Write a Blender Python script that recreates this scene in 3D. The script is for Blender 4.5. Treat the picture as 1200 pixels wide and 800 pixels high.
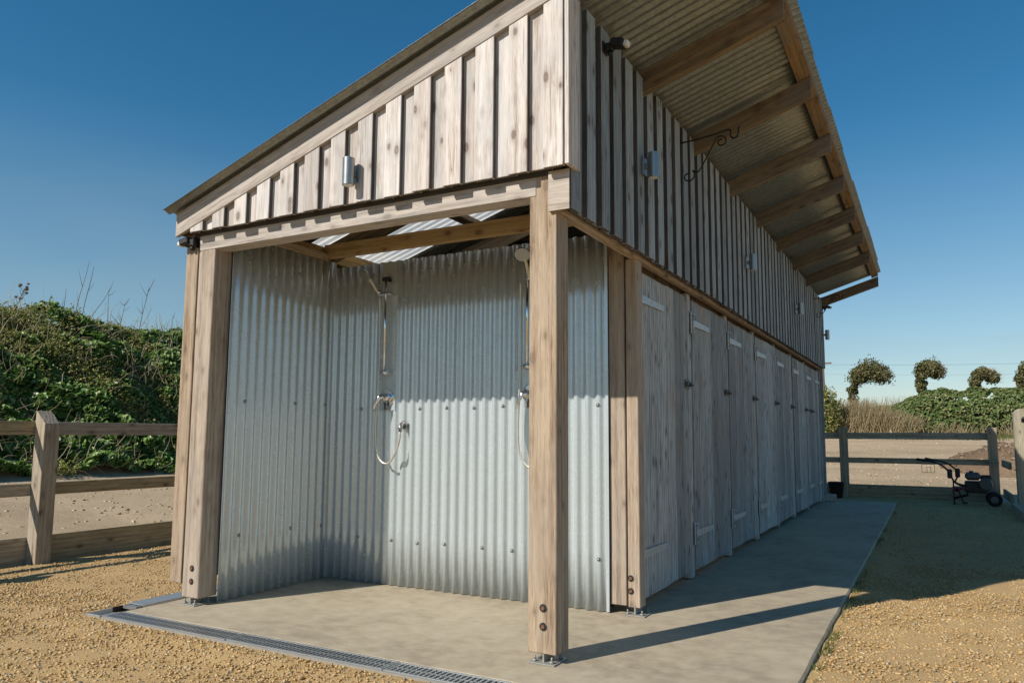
import bpy, bmesh, math, random
import numpy as np
from mathutils import Vector, Matrix, noise as mnoise

# ------------------------------------------------------------------ scene, camera, sky, sun
scene = bpy.context.scene
for o in list(bpy.data.objects):
    bpy.data.objects.remove(o)
COL = scene.collection
random.seed(7)

cam_d = bpy.data.cameras.new('camera')
cam = bpy.data.objects.new('camera', cam_d)
COL.objects.link(cam)
cam.location = (1.5878, -3.2905, 1.0683)
cam.rotation_euler = (1.6789, -0.0054, 0.4964)
cam_d.sensor_width = 36.0
cam_d.lens = 884.8 / 1200 * 36
cam_d.shift_x = -(610.17 - 600) / 1200
cam_d.shift_y = (413.26 - 400) / 1200
cam_d.clip_start = 0.05
cam_d.clip_end = 3000
scene.camera = cam

SUN_EL = math.radians(37.2)
SUN_DIR = Vector((-0.457 * math.cos(SUN_EL), -0.889 * math.cos(SUN_EL), math.sin(SUN_EL)))   # towards the sun
world = bpy.data.worlds.new('World')
scene.world = world
world.use_nodes = True
wn, wl = world.node_tree.nodes, world.node_tree.links
wn.clear()
w_out = wn.new('ShaderNodeOutputWorld')
w_bg = wn.new('ShaderNodeBackground')
w_sky = wn.new('ShaderNodeTexSky')
w_sky.sky_type = 'NISHITA'
w_sky.sun_disc = False
w_sky.sun_elevation = SUN_EL
w_sky.sun_rotation = math.atan2(SUN_DIR.x, SUN_DIR.y)
w_sky.altitude = 0
w_sky.air_density = 1.0
w_sky.dust_density = 0.1
w_sky.ozone_density = 2.6
w_bg.inputs['Strength'].default_value = 0.086
# thin high cloud streaks low in the sky
w_tc = wn.new('ShaderNodeTexCoord')
w_map = wn.new('ShaderNodeMapping'); w_map.inputs['Scale'].default_value = (1.6, 1.6, 9.0)
w_no = wn.new('ShaderNodeTexNoise'); w_no.inputs['Scale'].default_value = 1.7; w_no.inputs['Detail'].default_value = 5
w_rmp = wn.new('ShaderNodeMapRange'); w_rmp.inputs['From Min'].default_value = 0.47; w_rmp.inputs['From Max'].default_value = 0.8
w_rmp.inputs['To Min'].default_value = 0.28; w_rmp.inputs['To Max'].default_value = 0.66
w_sep = wn.new('ShaderNodeSeparateXYZ')
w_alt = wn.new('ShaderNodeMapRange'); w_alt.inputs['From Min'].default_value = 0.02; w_alt.inputs['From Max'].default_value = 0.38
w_alt.inputs['To Min'].default_value = 1.0; w_alt.inputs['To Max'].default_value = 0.0
w_mul = wn.new('ShaderNodeMath'); w_mul.operation = 'MULTIPLY'
w_mix = wn.new('ShaderNodeMix'); w_mix.data_type = 'RGBA'
w_mix.inputs['B'].default_value = (3.5, 4.5, 5.1, 1)
wl.new(w_tc.outputs['Generated'], w_map.inputs['Vector'])
wl.new(w_map.outputs['Vector'], w_no.inputs['Vector'])
wl.new(w_no.outputs['Fac'], w_rmp.inputs['Value'])
wl.new(w_tc.outputs['Generated'], w_sep.inputs['Vector'])
wl.new(w_sep.outputs['Z'], w_alt.inputs['Value'])
wl.new(w_rmp.outputs['Result'], w_mul.inputs[0]); wl.new(w_alt.outputs['Result'], w_mul.inputs[1])
wl.new(w_mul.outputs['Value'], w_mix.inputs['Factor'])
wl.new(w_sky.outputs['Color'], w_mix.inputs['A'])
w_hsv = wn.new('ShaderNodeHueSaturation')
w_hsv.inputs['Hue'].default_value = 0.489
w_sat = wn.new('ShaderNodeMapRange')
w_sat.inputs['From Min'].default_value = 0.04; w_sat.inputs['From Max'].default_value = 0.34
w_sat.inputs['To Min'].default_value = 1.05; w_sat.inputs['To Max'].default_value = 1.34
wl.new(w_sep.outputs['Z'], w_sat.inputs['Value'])
wl.new(w_sat.outputs['Result'], w_hsv.inputs['Saturation'])
wl.new(w_mix.outputs['Result'], w_hsv.inputs['Color'])
wl.new(w_hsv.outputs['Color'], w_bg.inputs['Color'])
wl.new(w_bg.outputs['Background'], w_out.inputs['Surface'])

sun_d = bpy.data.lights.new('sun', 'SUN')
sun_d.energy = 4.6
sun_d.angle = math.radians(0.5)
sun_d.color = (1.0, 0.93, 0.82)
sun = bpy.data.objects.new('sun', sun_d)
COL.objects.link(sun)
sun.rotation_euler = SUN_DIR.to_track_quat('Z', 'Y').to_euler()
sun.location = SUN_DIR * 40

scene.view_settings.view_transform = 'Standard'
scene.view_settings.look = 'None'
scene.view_settings.exposure = 0.18
scene.view_settings.gamma = 1.0
scene.view_settings.use_curve_mapping = False

# ------------------------------------------------------------------ material helpers
def new_mat(name):
    m = bpy.data.materials.new(name)
    m.use_nodes = True
    nt = m.node_tree
    nt.nodes.clear()
    out = nt.nodes.new('ShaderNodeOutputMaterial')
    b = nt.nodes.new('ShaderNodeBsdfPrincipled')
    nt.links.new(b.outputs['BSDF'], out.inputs['Surface'])
    return m, nt, b

def N(nt, kind, **kw):
    n = nt.nodes.new(kind)
    for k, v in kw.items():
        if k in n.inputs.keys() if hasattr(n.inputs, 'keys') else False:
            n.inputs[k].default_value = v
        else:
            setattr(n, k, v)
    return n

def ramp(nt, stops, src):
    r = nt.nodes.new('ShaderNodeValToRGB')
    els = r.color_ramp.elements
    while len(els) > 1:
        els.remove(els[-1])
    els[0].position, els[0].color = stops[0][0], (*stops[0][1], 1)
    for p, c in stops[1:]:
        e = els.new(p); e.color = (*c, 1)
    nt.links.new(src, r.inputs['Fac'])
    return r.outputs['Color']

def mixc(nt, fac, a, b, mode='MIX'):
    m = nt.nodes.new('ShaderNodeMix'); m.data_type = 'RGBA'; m.blend_type = mode
    for sock, v in (('Factor', fac), ('A', a), ('B', b)):
        if hasattr(v, 'links') or hasattr(v, 'is_linked'):
            nt.links.new(v, m.inputs[sock])
        elif sock == 'Factor':
            m.inputs[sock].default_value = v
        else:
            m.inputs[sock].default_value = (*v, 1)
    return m.outputs['Result']

def maprange(nt, src, a, b, c=0.0, d=1.0):
    m = nt.nodes.new('ShaderNodeMapRange')
    m.inputs['From Min'].default_value = a; m.inputs['From Max'].default_value = b
    m.inputs['To Min'].default_value = c; m.inputs['To Max'].default_value = d
    nt.links.new(src, m.inputs['Value'])
    return m.outputs['Result']

def math2(nt, op, a, b):
    m = nt.nodes.new('ShaderNodeMath'); m.operation = op
    for i, v in enumerate((a, b)):
        if hasattr(v, 'is_linked'):
            nt.links.new(v, m.inputs[i])
        else:
            m.inputs[i].default_value = v
    return m.outputs['Value']

def bump(nt, b, height, strength, dist):
    n = nt.nodes.new('ShaderNodeBump')
    n.inputs['Strength'].default_value = strength
    n.inputs['Distance'].default_value = dist
    nt.links.new(height, n.inputs['Height'])
    nt.links.new(n.outputs['Normal'], b.inputs['Normal'])

def noise_tex(nt, vec, scale, detail=4, rough=0.55, dist=0.0):
    n = nt.nodes.new('ShaderNodeTexNoise')
    n.inputs['Scale'].default_value = scale; n.inputs['Detail'].default_value = detail
    n.inputs['Roughness'].default_value = rough; n.inputs['Distortion'].default_value = dist
    if vec is not None: nt.links.new(vec, n.inputs['Vector'])
    return n.outputs['Fac']

def mapping(nt, vec, scale):
    m = nt.nodes.new('ShaderNodeMapping')
    m.inputs['Scale'].default_value = scale
    nt.links.new(vec, m.inputs['Vector'])
    return m.outputs['Vector']

def wood(name, axis, pale, mid, dark, knot=0.8, rough=0.75, tint=0.22, knotcol=(0.10, 0.06, 0.04), streak=0.5, patch=None, grey=0.4):
    """sawn timber: grain along axis (0 x, 1 y, 2 z), a different piece of grain for every object"""
    m, nt, b = new_mat(name)
    tc = nt.nodes.new('ShaderNodeTexCoord')
    oi = nt.nodes.new('ShaderNodeObjectInfo')
    rnd = oi.outputs['Random']
    comb = nt.nodes.new('ShaderNodeCombineXYZ')
    for i, k in enumerate((37.0, 91.0, 53.0)):
        nt.links.new(math2(nt, 'MULTIPLY', rnd, k), comb.inputs[i])
    add = nt.nodes.new('ShaderNodeVectorMath'); add.operation = 'ADD'
    nt.links.new(tc.outputs['Object'], add.inputs[0]); nt.links.new(comb.outputs['Vector'], add.inputs[1])
    v = add.outputs['Vector']
    sc = [1.0, 1.0, 1.0]; sc[axis] = 0.05
    vg = mapping(nt, v, sc)
    # low frequency wander of the rings, then fine fibres
    wander = noise_tex(nt, mapping(nt, v, [1 if i != axis else 0.45 for i in range(3)]), 5.0, 2)
    wave = nt.nodes.new('ShaderNodeTexWave'); wave.wave_type = 'RINGS'; wave.rings_direction = 'XYZ'[axis]
    wave.inputs['Scale'].default_value = 9.0; wave.inputs['Distortion'].default_value = 6.0
    wave.inputs['Detail'].default_value = 2.0; wave.inputs['Detail Scale'].default_value = 1.2
    nt.links.new(vg, wave.inputs['Vector'])
    fib = noise_tex(nt, vg, 260.0, 3, 0.65)
    fib2 = noise_tex(nt, vg, 60.0, 4, 0.65)
    g = math2(nt, 'ADD', math2(nt, 'MULTIPLY', wave.outputs['Fac'], 0.10), math2(nt, 'MULTIPLY', fib, 0.45))
    g = math2(nt, 'ADD', g, math2(nt, 'MULTIPLY', fib2, 0.50))
    col = ramp(nt, [(0.38, dark), (0.50, mid), (0.61, pale)], g)
    chk = noise_tex(nt, mapping(nt, v, [1 if i != axis else 0.02 for i in range(3)]), 95.0, 2, 0.5)
    col = mixc(nt, maprange(nt, chk, 0.66, 0.72, 0, 0.75), col, [c * 0.45 for c in dark])
    # weather stains: long soft streaks
    st = noise_tex(nt, mapping(nt, v, [1 if i != axis else 0.12 for i in range(3)]), 16.0, 3)
    col = mixc(nt, maprange(nt, st, 0.50, 0.75, 0, streak), col, [c * 0.52 for c in mid])
    st2 = noise_tex(nt, v, 2.3, 3)
    col = mixc(nt, maprange(nt, st2, 0.42, 0.68, 0, 0.45), col, patch or [c * 0.75 + 0.05 for c in pale])
    st3 = noise_tex(nt, mapping(nt, v, [1 if i != axis else 0.25 for i in range(3)]), 7.0, 4, 0.6)
    gl = sum(mid) / 3
    col = mixc(nt, maprange(nt, st3, 0.48, 0.66, 0, grey), col, (gl * 0.92, gl * 0.92, gl * 0.92))
    # knots
    vo = nt.nodes.new('ShaderNodeTexVoronoi'); vo.feature = 'F1'
    vo.inputs['Scale'].default_value = 11.0
    nt.links.new(mapping(nt, v, [1 if i != axis else 0.55 for i in range(3)]), vo.inputs['Vector'])
    kd = math2(nt, 'ADD', vo.outputs['Distance'], maprange(nt, wander, 0.3, 0.7, -0.07, 0.07))
    # knots differ in size and only some cells carry one
    kc = nt.nodes.new('ShaderNodeSeparateColor'); nt.links.new(vo.outputs['Color'], kc.inputs['Color'])
    kd = math2(nt, 'ADD', kd, maprange(nt, kc.outputs['Red'], 0.30, 0.85, 0.0, 0.12))
    kn = maprange(nt, kd, 0.13, 0.20, 1.0, 0.0)
    ringw = math2(nt, 'SINE', math2(nt, 'MULTIPLY', kd, 110.0), 0.0)
    kn = math2(nt, 'MULTIPLY', kn, maprange(nt, ringw, -1, 1, 0.55, 1.0))
    halo = maprange(nt, kd, 0.18, 0.40, 0.5, 0.0)
    col = mixc(nt, math2(nt, 'MULTIPLY', halo, knot), col, [c * 0.8 for c in dark])
    col = mixc(nt, math2(nt, 'MULTIPLY', kn, knot), col, knotcol)
    # board to board difference
    tv = maprange(nt, rnd, 0, 1, 1 - tint, 1 + tint)
    hs = nt.nodes.new('ShaderNodeHueSaturation')
    nt.links.new(col, hs.inputs['Color']); nt.links.new(tv, hs.inputs['Value'])
    r2 = math2(nt, 'FRACT', math2(nt, 'MULTIPLY', rnd, 17.3), 0.0)
    nt.links.new(maprange(nt, r2, 0, 1, 0.75, 1.2), hs.inputs['Saturation'])
    nt.links.new(hs.outputs['Color'], b.inputs['Base Color'])
    b.inputs['Roughness'].default_value = rough
    b.inputs['Specular IOR Level'].default_value = 0.25
    h = math2(nt, 'ADD', math2(nt, 'MULTIPLY', fib, 0.5), math2(nt, 'MULTIPLY', wave.outputs['Fac'], 0.4))
    bump(nt, b, h, 0.6, 0.004)
    return m

W_PALE, W_MID, W_DARK = (0.66, 0.61, 0.575), (0.54, 0.48, 0.44), (0.33, 0.275, 0.24)
P_PALE, P_MID, P_DARK = (0.47, 0.365, 0.265), (0.36, 0.265, 0.178), (0.19, 0.128, 0.082)
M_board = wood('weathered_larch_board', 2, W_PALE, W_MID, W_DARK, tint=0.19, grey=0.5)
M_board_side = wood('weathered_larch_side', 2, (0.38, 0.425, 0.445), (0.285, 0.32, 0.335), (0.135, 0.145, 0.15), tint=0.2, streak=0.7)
M_beam_x = wood('larch_beam_x', 0, (0.53, 0.46, 0.40), (0.42, 0.355, 0.30), (0.24, 0.195, 0.16), tint=0.1, knot=0.4)
M_beam_y = wood('larch_beam_y', 1, P_PALE, P_MID, P_DARK, tint=0.1, grey=0.15)
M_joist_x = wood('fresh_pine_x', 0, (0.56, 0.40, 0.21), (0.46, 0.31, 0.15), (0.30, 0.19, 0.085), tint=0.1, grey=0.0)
M_joist_y = wood('fresh_pine_y', 1, (0.56, 0.40, 0.21), (0.46, 0.31, 0.15), (0.30, 0.19, 0.085), tint=0.1, grey=0.0)
M_post = wood('larch_post', 2, P_PALE, P_MID, P_DARK, tint=0.10, knot=0.5, streak=0.6, grey=0.15)
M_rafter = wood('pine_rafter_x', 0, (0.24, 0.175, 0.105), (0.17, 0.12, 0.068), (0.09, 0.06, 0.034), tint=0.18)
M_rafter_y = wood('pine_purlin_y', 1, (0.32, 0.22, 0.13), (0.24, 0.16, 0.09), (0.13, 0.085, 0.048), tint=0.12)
M_door = wood('weathered_door_plank', 2, (0.48, 0.50, 0.50), (0.35, 0.365, 0.365), (0.12, 0.12, 0.12), knot=0.75, tint=0.28, streak=0.85, knotcol=(0.06, 0.045, 0.04), patch=(0.34, 0.265, 0.20), grey=0.12)
M_shade_edge = wood('shade_dark_board_edge', 2, (0.13, 0.11, 0.10), (0.095, 0.082, 0.073), (0.055, 0.047, 0.042), tint=0.2)  # brown sawn edges, darkened further to paint in the shade between boards
M_fence_x = wood('fence_rail_x', 0, (0.46, 0.375, 0.25), (0.35, 0.275, 0.17), (0.19, 0.14, 0.085), tint=0.12, grey=0.15)
M_fence_y = wood('fence_rail_y', 1, (0.46, 0.375, 0.25), (0.35, 0.275, 0.17), (0.19, 0.14, 0.085), tint=0.12, grey=0.15)
M_fence_z = wood('fence_post_z', 2, (0.48, 0.39, 0.27), (0.37, 0.29, 0.19), (0.20, 0.15, 0.095), tint=0.12, grey=0.15)
M_gatepost = wood('pale_gate_post', 2, (0.44, 0.40, 0.31), (0.36, 0.325, 0.245), (0.22, 0.195, 0.14), tint=0.05)

def metal(name, base, rough, metallic=0.85, spangle=0.12, dirt=0.25, dirtcol=(0.24, 0.22, 0.18), scale=1.0):
    m, nt, b = new_mat(name)
    tc = nt.nodes.new('ShaderNodeTexCoord')
    v = tc.outputs['Object']
    vo = nt.nodes.new('ShaderNodeTexVoronoi'); vo.inputs['Scale'].default_value = 55 * scale
    nt.links.new(v, vo.inputs['Vector'])
    sp = nt.nodes.new('ShaderNodeSeparateColor'); nt.links.new(vo.outputs['Color'], sp.inputs['Color'])
    k = maprange(nt, sp.outputs['Red'], 0, 1, 1 - spangle, 1 + spangle)
    hs = nt.nodes.new('ShaderNodeHueSaturation'); hs.inputs['Color'].default_value = (*base, 1)
    nt.links.new(k, hs.inputs['Value'])
    d = noise_tex(nt, mapping(nt, v, (3, 3, 0.5)), 2.2, 5, 0.6)
    d = maprange(nt, d, 0.45, 0.8, 0, dirt)
    nt.links.new(mixc(nt, d, hs.outputs['Color'], dirtcol), b.inputs['Base Color'])
    b.inputs['Metallic'].default_value = metallic
    r = noise_tex(nt, v, 9 * scale, 4)
    nt.links.new(maprange(nt, r, 0.3, 0.7, rough - 0.03, rough + 0.05), b.inputs['Roughness'])
    return m

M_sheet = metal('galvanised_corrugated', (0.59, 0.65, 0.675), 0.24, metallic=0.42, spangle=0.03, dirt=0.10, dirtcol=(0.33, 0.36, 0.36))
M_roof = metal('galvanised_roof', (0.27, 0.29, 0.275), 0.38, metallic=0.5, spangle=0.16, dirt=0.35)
M_galv = metal('galvanised_fitting', (0.52, 0.53, 0.53), 0.42, metallic=0.7, spangle=0.08, scale=3)
M_hinge = metal('dull_zinc_hinge', (0.50, 0.52, 0.52), 0.5, metallic=0.5, spangle=0.08, scale=3)
M_foot = metal('weathered_zinc_foot', (0.34, 0.33, 0.30), 0.62, metallic=0.35, spangle=0.1, dirt=0.5, scale=3)
M_dark_latch = metal('dark_iron_latch', (0.12, 0.12, 0.12), 0.5, metallic=0.6, spangle=0.1, scale=3)
M_grate = metal('galvanised_grate', (0.36, 0.37, 0.37), 0.45, metallic=0.7, spangle=0.08, scale=3)
M_chrome = metal('chrome', (0.82, 0.83, 0.84), 0.12, metallic=1.0, spangle=0.0, dirt=0.0)
M_brushed = metal('brushed_steel', (0.36, 0.36, 0.35), 0.36, metallic=0.9, spangle=0.03, dirt=0.05)
M_rust = metal('rusty_bolt', (0.22, 0.11, 0.06), 0.6, metallic=0.5, spangle=0.2, scale=4)

def plain(name, col, rough=0.6, metallic=0.0, var=0.12, scale=14, spec=0.4):
    m, nt, b = new_mat(name)
    tc = nt.nodes.new('ShaderNodeTexCoord')
    n = noise_tex(nt, tc.outputs['Object'], scale, 5)
    c = mixc(nt, maprange(nt, n, 0.3, 0.7), [x * (1 - var) for x in col], [min(1, x * (1 + var)) for x in col])
    nt.links.new(c, b.inputs['Base Color'])
    b.inputs['Roughness'].default_value = rough
    b.inputs['Metallic'].default_value = metallic
    b.inputs['Specular IOR Level'].default_value = spec
    return m

M_black = plain('black_plastic', (0.018, 0.018, 0.02), 0.5)
M_iron = plain('black_iron', (0.012, 0.012, 0.013), 0.45, 0.3)
M_rubber = plain('black_rubber', (0.02, 0.02, 0.02), 0.8)
M_white = plain('white_diffuser', (0.75, 0.75, 0.72), 0.35)
M_hose = plain('warm_reflection_hose', (0.60, 0.56, 0.48), 0.3, 0.5)  # cream tint puts warm reflections into the colour of the steel
M_engine = plain('dark_engine', (0.03, 0.03, 0.03), 0.45, 0.4)
M_tank = plain('pale_tank', (0.08, 0.085, 0.09), 0.4)
M_red = plain('red_paint', (0.10, 0.02, 0.014), 0.5)
M_bucket = plain('dark_bucket_rubber', (0.05, 0.025, 0.03), 0.6)
M_block = plain('concrete_block', (0.36, 0.34, 0.30), 0.9, var=0.25)
M_recess = plain('drain_channel_void', (0.03, 0.03, 0.03), 0.9)
M_loft = plain('breather_membrane', (0.06, 0.055, 0.05), 0.9)
M_stalk = plain('dry_grey_stalk', (0.16, 0.12, 0.09), 0.9)
M_stone = plain('pale_stone', (0.45, 0.42, 0.36), 0.9, var=0.2)

# translucent roof light
M_rooflight, nt, b = new_mat('grp_rooflight')
out = [n for n in nt.nodes if n.type == 'OUTPUT_MATERIAL'][0]
tr = nt.nodes.new('ShaderNodeBsdfTranslucent'); tr.inputs['Color'].default_value = (0.94, 0.92, 0.88, 1)
mx = nt.nodes.new('ShaderNodeMixShader'); mx.inputs['Fac'].default_value = 0.85
b.inputs['Base Color'].default_value = (0.7, 0.7, 0.68, 1); b.inputs['Roughness'].default_value = 0.4
nt.links.new(b.outputs['BSDF'], mx.inputs[1]); nt.links.new(tr.outputs['BSDF'], mx.inputs[2])
nt.links.new(mx.outputs['Shader'], out.inputs['Surface'])

# concrete
M_concrete, nt, b = new_mat('slab_concrete')
tc = nt.nodes.new('ShaderNodeTexCoord'); v = tc.outputs['Object']
n1 = noise_tex(nt, v, 1.1, 5, 0.6); n2 = noise_tex(nt, v, 9, 6, 0.65); n3 = noise_tex(nt, v, 160, 3, 0.7)
c = ramp(nt, [(0.38, (0.30, 0.248, 0.175)), (0.5, (0.395, 0.33, 0.232)), (0.62, (0.455, 0.388, 0.28))], math2(nt, 'ADD', math2(nt, 'MULTIPLY', n1, 0.55), math2(nt, 'MULTIPLY', n2, 0.45)))
c = mixc(nt, maprange(nt, n3, 0.55, 0.75, 0, 0.45), c, (0.20, 0.17, 0.135))
c = mixc(nt, maprange(nt, noise_tex(nt, v, 3.2, 6, 0.7, 1.5), 0.56, 0.72, 0, 0.45), c, (0.28, 0.235, 0.18))
nt.links.new(c, b.inputs['Base Color']); b.inputs['Roughness'].default_value = 0.85
sw = noise_tex(nt, mapping(nt, v, (0.9, 3.2, 1)), 3.0, 5, 0.65, 2.5)
c = mixc(nt, maprange(nt, sw, 0.5, 0.7, 0, 0.30), c, (0.50, 0.45, 0.37))
sp_ = noise_tex(nt, v, 38, 2, 0.5)
c = mixc(nt, maprange(nt, sp_, 0.70, 0.76, 0, 0.7), c, (0.20, 0.165, 0.125))
nt.links.new(c, b.inputs['Base Color'])
bump(nt, b, math2(nt, 'ADD', math2(nt, 'MULTIPLY', n2, 0.8), math2(nt, 'MULTIPLY', n3, 0.6)), 0.5, 0.006)

# gravel bed
M_gravel, nt, b = new_mat('gravel_bed')
tc = nt.nodes.new('ShaderNodeTexCoord'); v = tc.outputs['Object']
vo = nt.nodes.new('ShaderNodeTexVoronoi'); vo.inputs['Scale'].default_value = 170; nt.links.new(v, vo.inputs['Vector'])
vo2 = nt.nodes.new('ShaderNodeTexVoronoi'); vo2.inputs['Scale'].default_value = 420; nt.links.new(v, vo2.inputs['Vector'])
sp = nt.nodes.new('ShaderNodeSeparateColor'); nt.links.new(vo.outputs['Color'], sp.inputs['Color'])
c = ramp(nt, [(0.0, (0.41, 0.265, 0.11)), (0.45, (0.50, 0.335, 0.15)), (0.8, (0.56, 0.39, 0.19)), (1.0, (0.49, 0.385, 0.26))], sp.outputs['Red'])
big = noise_tex(nt, v, 0.8, 5)
c = mixc(nt, maprange(nt, big, 0.35, 0.7, 0, 0.45), c, (0.33, 0.225, 0.12))
nt.links.new(c, b.inputs['Base Color']); b.inputs['Roughness'].default_value = 0.95
b.inputs['Specular IOR Level'].default_value = 0.1
h = math2(nt, 'ADD', math2(nt, 'MULTIPLY', vo.outputs['Distance'], -1.0), math2(nt, 'MULTIPLY', vo2.outputs['Distance'], -0.5))
bump(nt, b, h, 0.6, 0.004)

def island_mat(name, stops, rough=0.6, spec=0.3, trans=0.0, back=None):
    m, nt, b = new_mat(name)
    g = nt.nodes.new('ShaderNodeNewGeometry')
    c = ramp(nt, stops, g.outputs['Random Per Island'])
    if back:
        c = mixc(nt, g.outputs['Backfacing'], c, back)
    nt.links.new(c, b.inputs['Base Color'])
    b.inputs['Roughness'].default_value = rough
    b.inputs['Specular IOR Level'].default_value = spec
    if trans > 0:
        t = nt.nodes.new('ShaderNodeBsdfTranslucent'); nt.links.new(c, t.inputs['Color'])
        mx = nt.nodes.new('ShaderNodeMixShader'); mx.inputs['Fac'].default_value = trans
        o = [n for n in nt.nodes if n.type == 'OUTPUT_MATERIAL'][0]
        nt.links.new(b.outputs['BSDF'], mx.inputs[1]); nt.links.new(t.outputs['BSDF'], mx.inputs[2])
        nt.links.new(mx.outputs['Shader'], o.inputs['Surface'])
    return m

M_pebble = island_mat('gravel_stone', [(0.0, (0.40, 0.25, 0.105)), (0.35, (0.51, 0.34, 0.155)), (0.75, (0.58, 0.41, 0.20)), (0.90, (0.56, 0.46, 0.32)), (0.95, (0.33, 0.25, 0.16)), (1.0, (0.24, 0.20, 0.15))], 0.9, 0.15)
M_ivy = island_mat('ivy_leaf', [(0.0, (0.07, 0.15, 0.03)), (0.4, (0.16, 0.28, 0.06)), (0.75, (0.25, 0.36, 0.10)), (1.0, (0.42, 0.46, 0.24))], 0.42, 0.4, 0.28)
M_scrub = island_mat('scrub_leaf', [(0.0, (0.13, 0.19, 0.045)), (0.4, (0.24, 0.28, 0.075)), (0.75, (0.36, 0.33, 0.12)), (1.0, (0.48, 0.39, 0.21))], 0.6, 0.25, 0.25)
M_stem = island_mat('dead_stem', [(0.0, (0.28, 0.21, 0.135)), (0.5, (0.44, 0.35, 0.235)), (1.0, (0.56, 0.48, 0.35))], 0.85, 0.15)
M_reed = island_mat('dry_reed', [(0.0, (0.26, 0.20, 0.11)), (0.5, (0.40, 0.31, 0.18)), (0.85, (0.50, 0.41, 0.26)), (1.0, (0.17, 0.20, 0.07))], 0.8, 0.15, 0.15)
M_hedge = island_mat('hedge_leaf', [(0.0, (0.055, 0.095, 0.025)), (0.5, (0.11, 0.16, 0.045)), (0.85, (0.17, 0.20, 0.065)), (1.0, (0.29, 0.24, 0.12))], 0.55, 0.3, 0.12)
M_treeleaf = island_mat('windswept_leaf', [(0.0, (0.07, 0.085, 0.03)), (0.5, (0.14, 0.145, 0.055)), (0.85, (0.21, 0.185, 0.085)), (1.0, (0.32, 0.24, 0.135))], 0.6, 0.25, 0.12)
M_grass = island_mat('short_grass', [(0.0, (0.08, 0.12, 0.03)), (0.6, (0.14, 0.17, 0.05)), (1.0, (0.30, 0.27, 0.12))], 0.7, 0.2, 0.2)
M_bark = plain('grey_brown_bark', (0.13, 0.095, 0.065), 0.9, var=0.3, scale=20)
M_clod = island_mat('soil_clod', [(0.0, (0.13, 0.085, 0.05)), (0.5, (0.21, 0.145, 0.09)), (1.0, (0.36, 0.28, 0.20))], 0.95, 0.1)

# dirt, track, bank soil
def soil(name, a, bcol, c3, scale=1.0):
    m, nt, b = new_mat(name)
    tc = nt.nodes.new('ShaderNodeTexCoord'); v = tc.outputs['Object']
    n1 = noise_tex(nt, v, 0.7 * scale, 6, 0.6, 0.6); n2 = noise_tex(nt, v, 7 * scale, 6, 0.65); n3 = noise_tex(nt, v, 45 * scale, 5, 0.7)
    f = math2(nt, 'ADD', math2(nt, 'MULTIPLY', n1, 0.5), math2(nt, 'MULTIPLY', n2, 0.5))
    c = ramp(nt, [(0.32, a), (0.5, bcol), (0.68, c3)], f)
    c = mixc(nt, maprange(nt, n3, 0.45, 0.72, 0, 0.6), c, [x * 0.5 for x in a])
    n4 = noise_tex(nt, mapping(nt, v, (0.16, 0.5, 0.5)), 1.0, 4, 0.6, 0.4)
    c = mixc(nt, maprange(nt, n4, 0.46, 0.62, 0, 0.55), c, [x * 0.72 for x in a])
    nt.links.new(c, b.inputs['Base Color']); b.inputs['Roughness'].default_value = 0.95
    b.inputs['Specular IOR Level'].default_value = 0.1
    bump(nt, b, math2(nt, 'ADD', n2, math2(nt, 'MULTIPLY', n3, 0.6)), 0.6, 0.03)
    return m
M_dirt = soil('trodden_dirt', (0.40, 0.305, 0.20), (0.48, 0.37, 0.245), (0.54, 0.425, 0.295))
M_bank = soil('bank_soil', (0.07, 0.075, 0.03), (0.11, 0.11, 0.048), (0.17, 0.145, 0.075))
M_mound = soil('red_brown_earth', (0.14, 0.095, 0.06), (0.21, 0.145, 0.095), (0.30, 0.22, 0.15), 2.0)

# ------------------------------------------------------------------ mesh helpers
def link_mesh(name, me, mat, parent=None, loc=(0, 0, 0), rot=(0, 0, 0)):
    o = bpy.data.objects.new(name, me)
    COL.objects.link(o)
    if mat and not me.materials:
        me.materials.append(mat)
    if parent: o.parent = parent
    o.location = loc; o.rotation_euler = rot
    return o

def mesh_from(name, verts, faces, smooth=False):
    me = bpy.data.meshes.new(name)
    me.from_pydata([tuple(v) for v in verts], [], faces)
    if smooth:
        me.polygons.foreach_set('use_smooth', [True] * len(me.polygons))
    me.update()
    return me

def np_mesh(name, V, F, smooth=False):
    """V (n,3), F (m,k) all faces with k corners"""
    V = np.ascontiguousarray(V, dtype=np.float32); F = np.ascontiguousarray(F, dtype=np.int32)
    me = bpy.data.meshes.new(name)
    me.vertices.add(len(V)); me.vertices.foreach_set('co', V.ravel())
    k = F.shape[1]
    me.loops.add(F.size); me.loops.foreach_set('vertex_index', F.ravel())
    me.polygons.add(len(F))
    me.polygons.foreach_set('loop_start', np.arange(0, F.size, k, dtype=np.int32))
    if smooth: me.polygons.foreach_set('use_smooth', np.ones(len(F), dtype=bool))
    me.update(calc_edges=True)
    return me

def bm_mesh(name, bm, smooth=False):
    me = bpy.data.meshes.new(name)
    bm.normal_update(); bm.to_mesh(me); bm.free()
    if smooth:
        me.polygons.foreach_set('use_smooth', [True] * len(me.polygons))
    return me

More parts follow.
